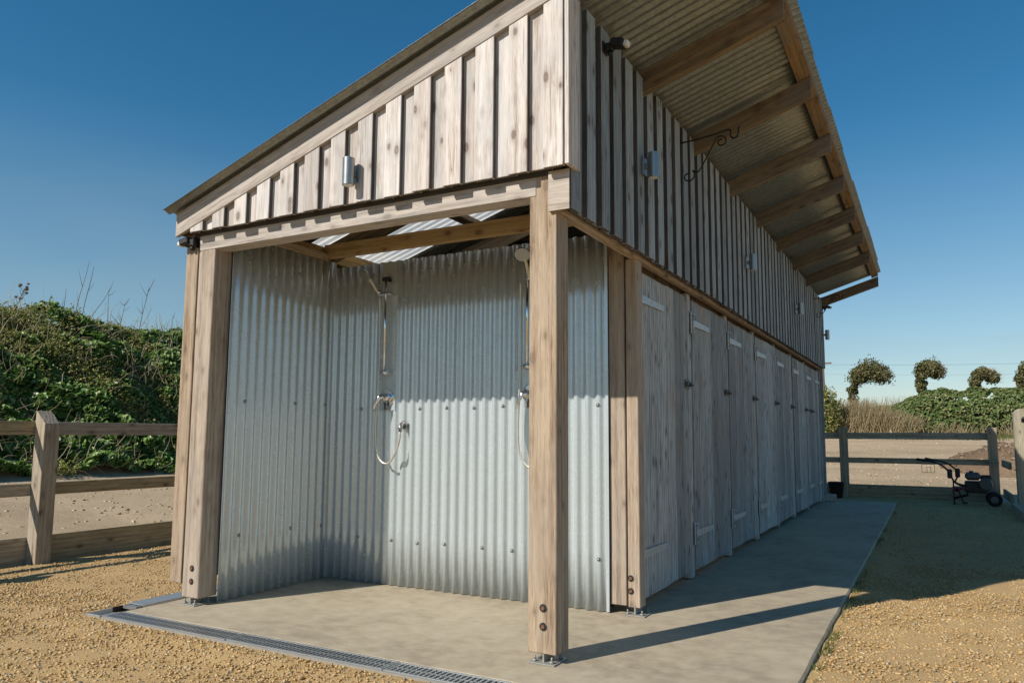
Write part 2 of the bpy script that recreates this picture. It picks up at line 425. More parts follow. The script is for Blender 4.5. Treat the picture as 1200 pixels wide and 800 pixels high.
def bm_box(bm, lo, hi, bev=0.0, mtx=None):
    r = bmesh.ops.create_cube(bm, size=1.0)
    vs = r['verts']
    lo, hi = Vector(lo), Vector(hi)
    for v in vs:
        v.co = Vector(((lo[i] + hi[i]) / 2 + v.co[i] * (hi[i] - lo[i])) for i in range(3))
    if bev > 0:
        es = list({e for v in vs for e in v.link_edges})
        rr = bmesh.ops.bevel(bm, geom=es, offset=bev, segments=1, affect='EDGES', profile=0.5)
        vs = rr['verts'] if rr['verts'] else vs
        vs = list({v for f in rr['faces'] for v in f.verts} | set(v for v in vs if v.is_valid))
    if mtx is not None:
        for v in vs: v.co = mtx @ v.co
    return vs

def box_obj(name, lo, hi, mat, parent=None, bev=0.003):
    """box given by world corners; origin at its centre so object coordinates stay small"""
    c = [(a + b) / 2 for a, b in zip(lo, hi)]
    bm = bmesh.new()
    bm_box(bm, [a - k for a, k in zip(lo, c)], [a - k for a, k in zip(hi, c)], bev)
    return link_mesh(name, bm_mesh(name, bm), mat, parent, c)

def prism_obj(name, poly, axis, a, b, mat, parent=None, bev=0.002):
    """polygon in the two other axes extruded along axis from a to b"""
    bm = bmesh.new()
    ax = [i for i in range(3) if i != axis]
    cen = [0, 0, 0]
    cen[ax[0]] = sum(p[0] for p in poly) / len(poly); cen[ax[1]] = sum(p[1] for p in poly) / len(poly); cen[axis] = (a + b) / 2
    vs = []
    for p in poly:
        co = [0, 0, 0]; co[ax[0]] = p[0] - cen[ax[0]]; co[ax[1]] = p[1] - cen[ax[1]]; co[axis] = a - cen[axis]
        vs.append(bm.verts.new(co))
    f = bm.faces.new(vs)
    ex = bmesh.ops.extrude_face_region(bm, geom=[f])
    d = [0, 0, 0]; d[axis] = b - a
    bmesh.ops.translate(bm, vec=d, verts=[g for g in ex['geom'] if isinstance(g, bmesh.types.BMVert)])
    if bev:
        bmesh.ops.bevel(bm, geom=list(bm.edges), offset=bev, segments=1, affect='EDGES', profile=0.5)
    bmesh.ops.recalc_face_normals(bm, faces=bm.faces)
    return link_mesh(name, bm_mesh(name, bm), mat, parent, cen)

def bm_cyl(bm, p0, p1, r0, r1=None, seg=14, caps=True):
    r1 = r0 if r1 is None else r1
    p0, p1 = Vector(p0), Vector(p1)
    d = (p1 - p0)
    q = d.to_track_quat('Z', 'Y')
    A, B = [], []
    for i in range(seg):
        a = 2 * math.pi * i / seg
        u = q @ Vector((math.cos(a), math.sin(a), 0))
        A.append(bm.verts.new(p0 + u * r0)); B.append(bm.verts.new(p1 + u * r1))
    for i in range(seg):
        j = (i + 1) % seg
        bm.faces.new((A[i], A[j], B[j], B[i])).smooth = True
    if caps:
        bm.faces.new(A[::-1]); bm.faces.new(B)

def bm_tube(bm, pts, r, seg=8):
    pts = [Vector(p) for p in pts]
    rad = r if isinstance(r, (list, tuple)) else [r] * len(pts)
    rings = []
    up = Vector((0.13, 0.31, 0.94)).normalized()
    for i, p in enumerate(pts):
        t = (pts[min(i + 1, len(pts) - 1)] - pts[max(i - 1, 0)]).normalized()
        x = up.cross(t)
        if x.length < 1e-3: x = Vector((1, 0, 0)).cross(t)
        x.normalize(); y = t.cross(x)
        rings.append([bm.verts.new(p + (x * math.cos(2 * math.pi * k / seg) + y * math.sin(2 * math.pi * k / seg)) * rad[i]) for k in range(seg)])
    for a, b_ in zip(rings, rings[1:]):
        for k in range(seg):
            j = (k + 1) % seg
            bm.faces.new((a[k], a[j], b_[j], b_[k])).smooth = True
    bm.faces.new(rings[0][::-1]); bm.faces.new(rings[-1])

def spline(ctrl, n=8):
    """Catmull-Rom through the points"""
    P = [Vector(p) for p in ctrl]; P = [2 * P[0] - P[1]] + P + [2 * P[-1] - P[-2]]
    out = []
    for i in range(1, len(P) - 2):
        for k in range(n):
            t = k / n
            a, b_, c_, d_ = P[i - 1], P[i], P[i + 1], P[i + 2]
            out.append(0.5 * ((2 * b_) + (c_ - a) * t + (2 * a - 5 * b_ + 4 * c_ - d_) * t * t + (3 * b_ - a - 3 * c_ + d_) * t ** 3))
    out.append(P[-2])
    return out

def bm_obj(name, bm, mat, parent=None, loc=(0, 0, 0), rot=(0, 0, 0)):
    return link_mesh(name, bm_mesh(name, bm), mat, parent, loc, rot)

def thing(name, label, cat, loc=(0, 0, 0), rotz=0.0, group=None):
    o = bpy.data.objects.new(name, None)
    COL.objects.link(o)
    o.empty_display_size = 0.2
    o.location = loc; o.rotation_euler = (0, 0, rotz)
    o['label'] = label; o['category'] = cat
    if group: o['group'] = group
    return o

def tag(o, label, cat, group=None):
    o['label'] = label; o['category'] = cat
    if group: o['group'] = group
    return o

def copy_tree(o, parent=None):
    c = o.copy(); COL.objects.link(c)
    if parent: c.parent = parent
    for ch in o.children:
        copy_tree(ch, c)
    return c

def structure(o):
    o['kind'] = 'structure'; return o
def stuff(o):
    o['kind'] = 'stuff'; return o

# ------------------------------------------------------------------ dimensions of the shed (metres, front right post corner at 0,0)
W = 2.62          # front width
L = 10.1          # length
D = 1.125         # depth of the wash bay
RZ, RM = 2.583, 0.3195
def roof(x, off=0.0):
    return RZ + RM * (x + W) + off
XE = 0.985        # right edge of the sheets
XL = -2.79        # left edge
GZ = -0.03        # gravel level

# ------------------------------------------------------------------ ground
def fbm(x, y, s, z=0.0):
    return mnoise.fractal(Vector((x * s, y * s, z)), 1.0, 2.0, 4)

def sstep(a, b, x):
    t = min(1, max(0, (x - a) / (b - a)))
    return t * t * (3 - 2 * t)

def ground_h(x, y):
    h = -0.10
    h += 0.20 * sstep(-5.15, -5.6, x) + 0.13 * sstep(-5.6, -12.0, x)        # dirt path beyond the side fence
    rise = sstep(12.5, 37.0, y)
    h += 1.30 * (0.35 * rise + 0.65 * min(1, max(0, (y - 12.5) / 24.5)))
    far = 0.03 * max(0, y - 45) if y < 120 else 0.03 * 75
    h += min(far, 0.6)
    n = fbm(x, y, 0.35) * 0.05
    if -5.4 < x < 3.4 and -8 < y < 12.2: n = 0
    h += n
    # the overgrown bank to the left
    b = bank_h(x, y)
    return max(h, h + b)

def bank_h(x, y):
    t = sstep(-11.9, -17.0, x + 0.35 * fbm(0, y, 0.5, 3.0))
    return t * (3.42 + 0.22 * fbm(x, y, 0.25, 7.0)) * sstep(44, 33, y)

def grid_mesh(name, xs, ys, hf, mat):
    V = [(x, y, hf(x, y)) for y in ys for x in xs]
    nx = len(xs)
    F = [(j * nx + i, j * nx + i + 1, (j + 1) * nx + i + 1, (j + 1) * nx + i) for j in range(len(ys) - 1) for i in range(nx - 1)]
    return link_mesh(name, mesh_from(name, V, F, True), mat)

xs = [-900, -400, -150, -60, -30, -22] + list(np.arange(-18, -11.9, 0.3)) + list(np.arange(-11.5, -5.7, 0.5)) + [-5.6, -5.45, -5.3, -5.2, -5.1] + list(np.arange(-4.5, 14, 0.75)) + [16, 20, 26, 35, 60, 150, 400, 900]
ys = [-900, -400, -150, -60, -25, -15, -10, -7] + list(np.arange(-5, 46, 0.75)) + [50, 60, 80, 120, 200, 400, 900]
ground = structure(grid_mesh('ground', [float(x) for x in xs], [float(y) for y in ys], ground_h, M_dirt))
# bank soil: faces of the bank take a second material
ground.data.materials.append(M_bank)
for p in ground.data.polygons:
    c = p.center
    if bank_h(c.x, c.y) > 0.25 or c.y > 38.5: p.material_index = 1

def edge_lift(x, y):
    # grit banks up against the drain and the slab edge
    a = np.exp(-((y + 0.52) / 0.14) ** 2) * (x > -3.1) * (x < 1.2) * 0.022
    b_ = np.exp(-((x - 1.10) / 0.10) ** 2) * (y > -0.4) * 0.008
    return np.maximum(a, b_)

def yard_h(x, y):
    e = 0.010 * fbm(x, y, 2.2) + 0.007 * fbm(x, y, 6.0)
    return GZ + e + float(edge_lift(x, y))
gx = [float(v) for v in np.concatenate([np.arange(-5.12, 3.4, 0.08), np.arange(3.4, 14.0, 0.8)])]
gy = [float(v) for v in np.concatenate([np.arange(-14, -3.2, 0.8), np.arange(-3.2, 3.2, 0.08), np.arange(3.2, 12.1, 0.24)])]
yard = structure(grid_mesh('gravel_yard', gx, gy, yard_h, M_gravel))

# loose stones of the gravel: one mesh, dense where the yard is seen close up
rng = np.random.default_rng(3)
def stones(n, x0, x1, y0, y1, s0, s1, keep=None):
    P = np.empty((n, 3)); P[:, 0] = rng.uniform(x0, x1, n); P[:, 1] = rng.uniform(y0, y1, n); P[:, 2] = GZ + edge_lift(P[:, 0], P[:, 1])
    if keep is not None: P = P[keep(P)]
    S = s0 + (s1 - s0) * rng.random(len(P)) ** 3.2
    return P, S
def off_slab(P):
    x, y = P[:, 0], P[:, 1]
    return ~((x > -2.95) & (x < 1.055) & (y > -0.47) & (y < 10.62))
sets = [stones(70000, -5.0, 0.6, -2.4, 0.0, 0.0016, 0.0100, off_slab),
        stones(24000, -5.05, -2.4, -0.3, 3.0, 0.0016, 0.0092, off_slab),
        stones(64000, 0.9, 3.2, -1.6, 4.2, 0.0016, 0.0100, off_slab),
        stones(8000, 0.9, 3.4, 4.0, 11.9, 0.004, 0.012, off_slab),
        stones(4000, -3.4, 1.25, -0.65, 3.0, 0.002, 0.007, off_slab)]
onp, ons = stones(320, -2.7, 1.0, -0.28, 2.2, 0.002, 0.006)      # a few grains kicked onto the slab
onp = onp[rng.random(len(onp)) < np.clip(np.abs(onp[:, 0] + 0.8) / 2.0, 0.15, 1)]; ons = ons[:len(onp)]; onp[:, 2] = -0.003
sets.append((onp, ons))
P = np.concatenate([s[0] for s in sets]); S = np.concatenate([s[1] for s in sets])
octv = np.array([(1, 0, 0), (-1, 0, 0), (0, 1, 0), (0, -1, 0), (0, 0, 1), (0, 0, -1)], float)
octf = np.array([(0, 2, 4), (2, 1, 4), (1, 3, 4), (3, 0, 4), (2, 0, 5), (1, 2, 5), (3, 1, 5), (0, 3, 5)])
# rounded cube-ish stone: 8 jittered corners
cubv = np.array([(x, y, z) for x in (-1, 1) for y in (-1, 1) for z in (-1, 1)], float) * 0.7
cubf = np.array([(0, 1, 3, 2), (4, 6, 7, 5), (0, 4, 5, 1), (2, 3, 7, 6), (0, 2, 6, 4), (1, 5, 7, 3)])
n = len(P)
sv = cubv[None] * (1 + 0.45 * rng.uniform(-1, 1, (n, 8, 3)))
sv *= (S[:, None] * np.array([1, 0.8, 0.5])[None] * rng.uniform(0.75, 1.3, (n, 3)))[:, None, :]
ang = rng.uniform(0, 6.283, n); ca, sa = np.cos(ang), np.sin(ang)
tl = rng.uniform(-0.7, 0.7, n); ct, st_ = np.cos(tl), np.sin(tl)
y1 = sv[:, :, 1] * ct[:, None] - sv[:, :, 2] * st_[:, None]; z1 = sv[:, :, 1] * st_[:, None] + sv[:, :, 2] * ct[:, None]
x1 = sv[:, :, 0] * ca[:, None] - y1 * sa[:, None]; y2 = sv[:, :, 0] * sa[:, None] + y1 * ca[:, None]
VV = np.stack([x1 + P[:, 0:1], y2 + P[:, 1:2], z1 + P[:, 2:3] + 0.15 * S[:, None] + 0.002], -1).reshape(-1, 3)
FF = (cubf[None] + (np.arange(n) * 8)[:, None, None]).reshape(-1, 4)
stuff(link_mesh('gravel_stones', np_mesh('gravel_stones', VV, FF), M_pebble))

# slab
bm = bmesh.new()
bm_box(bm, (-2.745, -0.297, -0.20), (1.03, 10.6, 0.0), 0.010)
bmesh.ops.subdivide_edges(bm, edges=[e for e in bm.edges if e.calc_length() > 1.0], cuts=40, use_grid_fill=True)
for vtx in bm.verts:
    if vtx.co.x > 1.015 and vtx.co.z > -0.05:
        vtx.co.x += 0.006 * fbm(0, vtx.co.y, 3.0)
slab = structure(bm_obj('concrete_slab', bm, M_concrete))

# ------------------------------------------------------------------ the shed
shed = thing('wash_shed', 'long weathered timber shed with open corrugated wash bay, plank doors and sloping metal roof', 'shed', (0, 0, 0))

def post(x0, x1, y0, y1, z0, z1, name='post'):
    return box_obj(name, (x0, y0, z0), (x1, y1, z1), M_post, shed, 0.004)

def place_child(o, parent):
    """keep o where it is while making it a child of parent (no rotations on the way)"""
    p = parent; off = Vector((0, 0, 0))
    while p: off += p.location; p = p.parent
    o.location = o.location - off
    o.parent = parent
    return o

_bolt = None
def bolt(parent, pos, r=0.011, mat=None, normal=(0, -1, 0)):
    global _bolt
    if _bolt is None:
        bm = bmesh.new()
        bm_cyl(bm, (0, 0, -0.004), (0, 0, 0.0025), 1.75 * r, seg=14)      # dark countersunk hole edge
        for f in bm.faces: f.material_index = 1
        bm_cyl(bm, (0, 0, 0.0), (0, 0, 0.008), r, r * 0.9, seg=6)
        _bolt = bm_mesh('bolt', bm); _bolt.materials.append(M_rust); _bolt.materials.append(M_recess)
    o = bpy.data.objects.new('bolt', _bolt); COL.objects.link(o)
    o.location = pos; o.rotation_euler = Vector(normal).to_track_quat('Z', 'Y').to_euler()
    return place_child(o, parent)

def post_foot(parent, cx, cy):
    bm = bmesh.new()
    bm_box(bm, (cx - 0.07, cy - 0.075, 0.001), (cx + 0.07, cy + 0.075, 0.007), 0.001)
    bm_box(bm, (cx - 0.004, cy - 0.05, 0.007), (cx + 0.004, cy + 0.05, 0.06))
    for sx in (-0.045, 0.045):
        for sy in (-0.05, 0.05):
            bm_cyl(bm, (cx + sx, cy + sy, 0.007), (cx + sx, cy + sy, 0.018), 0.011, seg=6)
            bm_cyl(bm, (cx + sx, cy + sy, 0.018), (cx + sx, cy + sy, 0.034), 0.005, seg=8)
    o = bm_obj('base_bracket', bm, M_foot)
    return place_child(o, parent)

pA = post(-0.15, 0.0, 0.0, 0.14, 0.045, 2.40)
post_foot(pA, -0.07, 0.055)
for z in (0.17, 0.255): bolt(pA, (-0.068, -0.0005, z))
pL = post(-W, -W + 0.15, 0.0, 0.142, 0.045, 2.40)
post_foot(pL, -W + 0.075, 0.055)
for z in (0.145, 0.225): bolt(pL, (-W + 0.085, -0.0005, z))
pB = post(-0.062, 0.012, D, D + 0.10, 0.045, 2.17)
post_foot(pB, -0.02, D + 0.045)
for z in (0.14, 0.215): bolt(pB, (-0.045, D - 0.0005, z))
post(-0.178, -0.074, D + 0.004, D + 0.06, 0.05, 2.36, 'trim_board')
# cladding edge board outside the left post
box_obj('corner_board', (-2.752, 0.004, 0.125), (-2.638, 0.032, 2.39), M_post, shed)

# main front beam and the plate along the side
box_obj('front_beam', (-W + 0.004, -0.004, 2.264), (-0.112, 0.115, 2.452), M_beam_x, shed, 0.003)
box_obj('plate_end', (-0.036, -0.019, 2.170), (0.0795, -0.0145, 2.374), M_beam_x, shed, 0.001)
box_obj('side_plate', (-0.034, -0.014, 2.168), (0.0215, 10.05, 2.37), M_beam_y, shed, 0.003)
box_obj('left_plate', (-W + 0.03, 0.15, 2.40), (-W + 0.13, 10.0, 2.50), M_joist_y, shed, 0.003)
box_obj('cross_joist', (-W + 0.132, 1.02, 2.412), (-0.036, 1.067, 2.520), M_joist_x, shed, 0.003)
box_obj('side_batten', (-W + 0.132, 0.145, 2.395), (-W + 0.185, 1.018, 2.445), M_joist_y, shed, 0.003)

# rafters, purlins
RB, RT = -0.222, -0.068
rafter_y = [0.055] + [1.13 + 1.17 * k for k in range(7)]
def rafter(y0, y1, x0, x1, rb=RB, rt=RT, name='rafter', mat=None):
    poly = [(x0, roof(x0, rb)), (x1, roof(x1, rb)), (x1, roof(x1, rt)), (x0, roof(x0, rt))]
    o = prism_obj(name, poly, 1, y0, y1, mat or M_rafter, shed, 0.0025)
    o.data.transform(Matrix.Rotation(math.atan(RM), 4, 'Y')); o.rotation_euler.y = -math.atan(RM)      # grain follows the slope
    return o
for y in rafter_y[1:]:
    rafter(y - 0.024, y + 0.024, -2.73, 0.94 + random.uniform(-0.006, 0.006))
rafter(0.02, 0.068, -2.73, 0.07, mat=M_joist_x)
rafter(9.98, 10.03, -2.73, 0.94, rb=-0.238, rt=-0.082, name='barge_rafter')
def purlin(x0, x1, y0, y1):
    poly = [(x0, roof(x0, -0.066)), (x1, roof(x1, -0.066)), (x1, roof(x1, -0.0215)), (x0, roof(x0, -0.0215))]
    return prism_obj('purlin', poly, 1, y0, y1, M_rafter_y, shed, 0.002)
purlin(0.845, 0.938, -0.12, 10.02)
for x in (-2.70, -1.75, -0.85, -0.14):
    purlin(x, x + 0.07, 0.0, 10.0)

# roof sheets: corrugations run down the slope
PITCH, AMP = 0.0762, 0.009
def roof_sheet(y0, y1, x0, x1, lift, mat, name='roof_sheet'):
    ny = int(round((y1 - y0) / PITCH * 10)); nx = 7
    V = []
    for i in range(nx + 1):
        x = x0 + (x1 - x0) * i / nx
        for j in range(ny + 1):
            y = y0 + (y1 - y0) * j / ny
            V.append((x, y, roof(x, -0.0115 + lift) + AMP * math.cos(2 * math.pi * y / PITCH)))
    F = [(i * (ny + 1) + j, (i + 1) * (ny + 1) + j, (i + 1) * (ny + 1) + j + 1, i * (ny + 1) + j + 1) for i in range(nx) for j in range(ny)]
    o = link_mesh(name, mesh_from(name, V, F, True), mat, shed)
    s = o.modifiers.new('sheet_thickness', 'SOLIDIFY'); s.thickness = 0.0014; s.offset = 1
    return o
ystart = -0.17
bounds = [-0.17, 0.99, 2.06] + [2.06 + 1.0 * k for k in range(1, 8)] + [10.05]
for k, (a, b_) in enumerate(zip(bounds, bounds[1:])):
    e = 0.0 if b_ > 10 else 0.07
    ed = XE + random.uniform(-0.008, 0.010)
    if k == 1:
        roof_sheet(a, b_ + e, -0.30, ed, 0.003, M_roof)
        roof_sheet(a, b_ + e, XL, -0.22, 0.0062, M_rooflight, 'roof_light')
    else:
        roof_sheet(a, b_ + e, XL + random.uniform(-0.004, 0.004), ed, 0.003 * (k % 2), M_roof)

# gable: barge board, board-on-board cladding
SLOPE = math.atan(RM)
def along_slope(o):
    o.data.transform(Matrix.Rotation(SLOPE, 4, 'Y'))
    o.rotation_euler.y = -SLOPE
    return o
def slope_board(name, x0, x1, y0, y1, top, bot, mat, parent, bev=0.003):
    poly = [(x0, roof(x0, bot)), (x1, roof(x1, bot)), (x1, roof(x1, top)), (x0, roof(x0, top))]
    return prism_obj(name, poly, 1, y0, y1, mat, parent, bev)
along_slope(slope_board('barge_board', -2.765, 0.104, -0.0805, -0.052, -0.024, -0.180, M_beam_x, shed))
box_obj('fascia_board', (-2.765, -0.062, 2.375), (-2.743, 10.0, 2.512), M_beam_y, shed)
gable = slope_board('gable_cladding', -2.66, 0.03, -0.0105, -0.006, -0.06, -0.26, M_loft, shed, 0)   # membrane behind the boards
# membrane reaches down to the beam
bm = bmesh.new(); bm.from_mesh(gable.data)
for vtx in bm.verts:
    if (vtx.co.z + gable.location.z) < roof(vtx.co.x + gable.location.x, -0.2): vtx.co.z = 2.36 - gable.location.z
bm.to_mesh(gable.data); bm.free()
def gable_board(x0, x1, y0, y1, z0, top=-0.06):
    if roof(x0, top) < z0 + 0.02: return
    poly = [(x0, z0), (x1, z0), (x1, roof(x1, top)), (x0, roof(x0, top))]
    o = prism_obj('board', poly, 1, y0, y1, M_board, None, 0.003)
    o.data.materials.append(M_shade_edge)
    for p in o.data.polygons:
        if abs(p.normal.x) > 0.8 or p.normal.z < -0.8: p.material_index = 1  # edges and undersides get the wood with shade in its colour
    o.rotation_euler.z = random.uniform(-0.006, 0.006)
    return place_child(o, gable)
x = 0.074
k = 0
while x > -2.66:
    wv = 0.112 + random.uniform(-0.006, 0.006)
    gable_board(max(x - wv, -2.66), x, -0.079, -0.051, 2.370 + random.uniform(-0.004, 0.004), -0.183)
    xn = x - 0.1985
    gable_board(max(xn - 0.03, -2.665), max(x - wv + 0.03, -2.6), -0.049, -0.021, 2.380 + random.uniform(-0.004, 0.003))
    x = xn
corner = prism_obj('corner_board', [(0.083, 2.375), (0.106, 2.375), (0.106, roof(0.106, -0.185)), (0.083, roof(0.083, -0.185))], 1, -0.081, 0.052, M_board, shed, 0.002)

# side cladding
side = box_obj('side_cladding', (0.022, 0.01, 2.20), (0.026, 10.06, 3.32), M_loft, shed, 0)
def shared_board(wd, th, h):
    bm = bmesh.new(); bm_box(bm, (-th / 2, -wd / 2, -h / 2), (th / 2, wd / 2, h / 2), 0.002)
    me = bm_mesh('board', bm); me.materials.append(M_board_side); me.materials.append(M_shade_edge)
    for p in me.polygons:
        if abs(p.normal.y) > 0.8 or abs(p.normal.z) > 0.8: p.material_index = 1  # edge faces carry painted shade so the gaps read dark
    return me
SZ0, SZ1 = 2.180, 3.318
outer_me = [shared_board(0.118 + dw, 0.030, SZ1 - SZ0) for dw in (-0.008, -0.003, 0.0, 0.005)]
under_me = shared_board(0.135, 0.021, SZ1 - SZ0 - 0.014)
y = 0.0
while y < L - 0.05:
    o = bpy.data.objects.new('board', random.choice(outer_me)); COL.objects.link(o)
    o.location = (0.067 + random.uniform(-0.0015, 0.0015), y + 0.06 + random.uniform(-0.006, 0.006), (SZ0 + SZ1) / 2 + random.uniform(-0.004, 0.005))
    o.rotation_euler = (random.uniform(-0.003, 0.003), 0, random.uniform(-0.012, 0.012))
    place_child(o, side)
    if y + 0.2 < L:
        o = bpy.data.objects.new('board', under_me); COL.objects.link(o)
        o.location = (0.0395, y + 0.157, (SZ0 + SZ1) / 2 + random.uniform(-0.004, 0.004))
        place_child(o, side)
    y += 0.1955

# other outside walls (not seen from the front): left side and far end
bm = bmesh.new()
bm_box(bm, (-2.675, 0.034, 0.13), (-2.655, 10.05, 2.42))
yy = 0.15
while yy < 9.95:
    bm_box(bm, (-2.70, yy, 0.125), (-2.676, yy + 0.11, 2.415), 0.002); yy += 0.2
bm_obj('left_cladding', bm, M_board_side, shed)
endw = prism_obj('end_cladding', [(-2.65, 0.12), (0.04, 0.12), (0.04, roof(0.04, -0.07)), (-2.65, roof(-2.65, -0.07))], 1, 10.062, 10.082, M_board_side, shed, 0.002)
for k in range(14):
    x0 = -2.66 + 0.198 * k
    x1 = min(x0 + 0.11, 0.075)
    o = prism_obj('board', [(x0, 0.115), (x1, 0.115), (x1, roof(x1, -0.072)), (x0, roof(x0, -0.072))], 1, 10.084, 10.106, M_board_side, None, 0.002)
    place_child(o, endw)
box_obj('partition_lining', (-2.60, D + 0.105, 0.01), (-0.20, D + 0.115, 2.29), M_loft, shed, 0)

# corrugated lining of the wash bay
def wall_sheet(origin, direction, normal, length, z0, z1, lift, name='wall_sheet'):
    d = Vector(direction); nn = Vector(normal); nseg = int(round(length / PITCH * 12)); nz = 6
    V = []
    for i in range(nz + 1):
        z = z0 + (z1 - z0) * i / nz
        for j in range(nseg + 1):
            s = length * j / nseg
            p = d * s + nn * (lift + 0.0115 * math.tanh(1.5 * math.cos(2 * math.pi * s / PITCH)) / math.tanh(1.5))
            V.append((p.x, p.y, z))
    F = [(i * (nseg + 1) + j, i * (nseg + 1) + j + 1, (i + 1) * (nseg + 1) + j + 1, (i + 1) * (nseg + 1) + j) for i in range(nz) for j in range(nseg)]
    o = link_mesh(name, mesh_from(name, V, F, True), M_sheet, shed, origin)
    s = o.modifiers.new('sheet_thickness', 'SOLIDIFY'); s.thickness = 0.0012; s.offset = -1 if direction[0] else 1
    return o
TOPZ = 2.352
sh_left = wall_sheet((-2.46, 0.128, 0), (0, 1, 0), (1, 0, 0), 0.99, 0.004, 2.40, 0.0)
nb1 = 16 * PITCH
sh_b1 = wall_sheet((-2.455, D - 0.002, 0), (1, 0, 0), (0, -1, 0), nb1, 0.004, TOPZ, 0.0)
sh_b2 = wall_sheet((-2.455 + nb1 - PITCH * 1.0, D - 0.002, 0), (1, 0, 0), (0, -1, 0), 14.9 * PITCH, 0.004, TOPZ, 0.0040)

bm = bmesh.new()
bm_cyl(bm, (0, 0, 0), (0, 0, 0.002), 0.0125, seg=12)
bmesh.ops.create_uvsphere(bm, u_segments=10, v_segments=6, radius=0.0095, matrix=Matrix.Translation((0, 0, 0.003)))
screw_me = bm_mesh('screw', bm, True); screw_me.materials.append(M_brushed)
def screw(parent, pos, normal):
    o = bpy.data.objects.new('screw', screw_me); COL.objects.link(o)
    o.location = pos; o.rotation_euler = Vector(normal).to_track_quat('Z', 'Y').to_euler()
    return place_child(o, parent)
def ridge(x, x0): return x0 + round((x - x0) / PITCH) * PITCH
for z, xs_ in ((1.255, (-2.14, -1.885, -1.63, -1.378, -1.147, -0.906, -0.66, -0.45, -0.282)), (0.318, (-2.12, -1.86, -1.618, -1.374, -1.114, -0.866, -0.64, -0.456, -0.282)), (2.262, (-2.061, -1.81, -1.575, -1.375, -1.14, -0.888, -0.6, -0.313))):
    for x in xs_:
        p = sh_b1 if x < -1.27 else sh_b2
        screw(p, (ridge(x, -2.455), D - 0.0130 - (0.0040 if p is sh_b2 else 0), z + random.uniform(-0.006, 0.006)), (0, -1, 0))
for z in (2.237, 1.28, 0.40):
    for y in (0.245, 0.75, 1.05):
        if z > 2 and y > 1: continue
        screw(sh_left, (-2.4490, ridge(y, 0.128), z + random.uniform(-0.01, 0.01)), (1, 0, 0))
# flat backing strip behind the first shower and a cover strip at the inside corner
box_obj('backing_strip', (-1.975, D - 0.0175, 1.24), (-1.835, D - 0.0138, 2.345), M_sheet, shed, 0.0005)
box_obj('corner_strip', (-2.4515, D - 0.035, 0.006), (-2.4485, D - 0.012, 2.345), M_sheet, shed, 0.0005)
box_obj('edge_strip', (-0.198, D - 0.014, 0.006), (-0.180, D + 0.002, TOPZ), M_sheet, shed, 0.0005)

# ------------------------------------------------------------------ doors
def strap_hinge_mesh(sign):
    bm = bmesh.new()
    bm_box(bm, (0.001, -0.048, -0.085), (0.005, -0.008, 0.085), 0.001)          # jamb plate
    bm_cyl(bm, (0.010, 0.0, -0.062), (0.010, 0.0, 0.062), 0.009, seg=10)       # knuckle
    for zz in (-0.07, 0.07):
        bm_cyl(bm, (0.010, 0.0, zz - 0.009), (0.010, 0.0, zz + 0.009), 0.0125, seg=10)
    v = [(0.0065, 0.005, -0.026), (0.0065, 0.48, -0.019), (0.0065, 0.48, 0.019), (0.0065, 0.005, 0.026)]
    A = [bm.verts.new(p) for p in v]; B = [bm.verts.new((p[0] + 0.004, p[1], p[2])) for p in v]
    bm.faces.new(A[::-1]); bm.faces.new(B)
    for i in range(4):
        j = (i + 1) % 4; bm.faces.new((A[i], A[j], B[j], B[i]))
    for yy in (0.07, 0.20, 0.33, 0.45):
        bm_cyl(bm, (0.0105, yy, 0), (0.0135, yy, 0), 0.007, 0.005, seg=8)
    for zz in (-0.06, -0.02, 0.02, 0.06):
        bm_cyl(bm, (0.005, -0.03, zz), (0.0075, -0.03, zz), 0.006, 0.004, seg=8)
    if sign < 0:
        for q in bm.verts: q.co.y = -q.co.y
        bmesh.ops.reverse_faces(bm, faces=bm.faces)
    me = bm_mesh('hinge', bm); me.materials.append(M_hinge); return me
hinge_me = {1: strap_hinge_mesh(1), -1: strap_hinge_mesh(-1)}
bm = bmesh.new()
bm_box(bm, (0.001, -0.055, -0.035), (0.006, 0.055, 0.035), 0.001)
bm_cyl(bm, (0.018, -0.075, 0.0), (0.018, 0.075, 0.0), 0.009, seg=10)
for yy in (-0.04, 0.035):
    bm_box(bm, (0.006, yy - 0.009, -0.018), (0.028, yy + 0.009, 0.018), 0.002)
bm_cyl(bm, (0.018, 0.0, 0.0), (0.052, -0.004, -0.012), 0.006, 0.009, seg=8)
latch_me = bm_mesh('latch', bm); latch_me.materials.append(M_dark_latch)

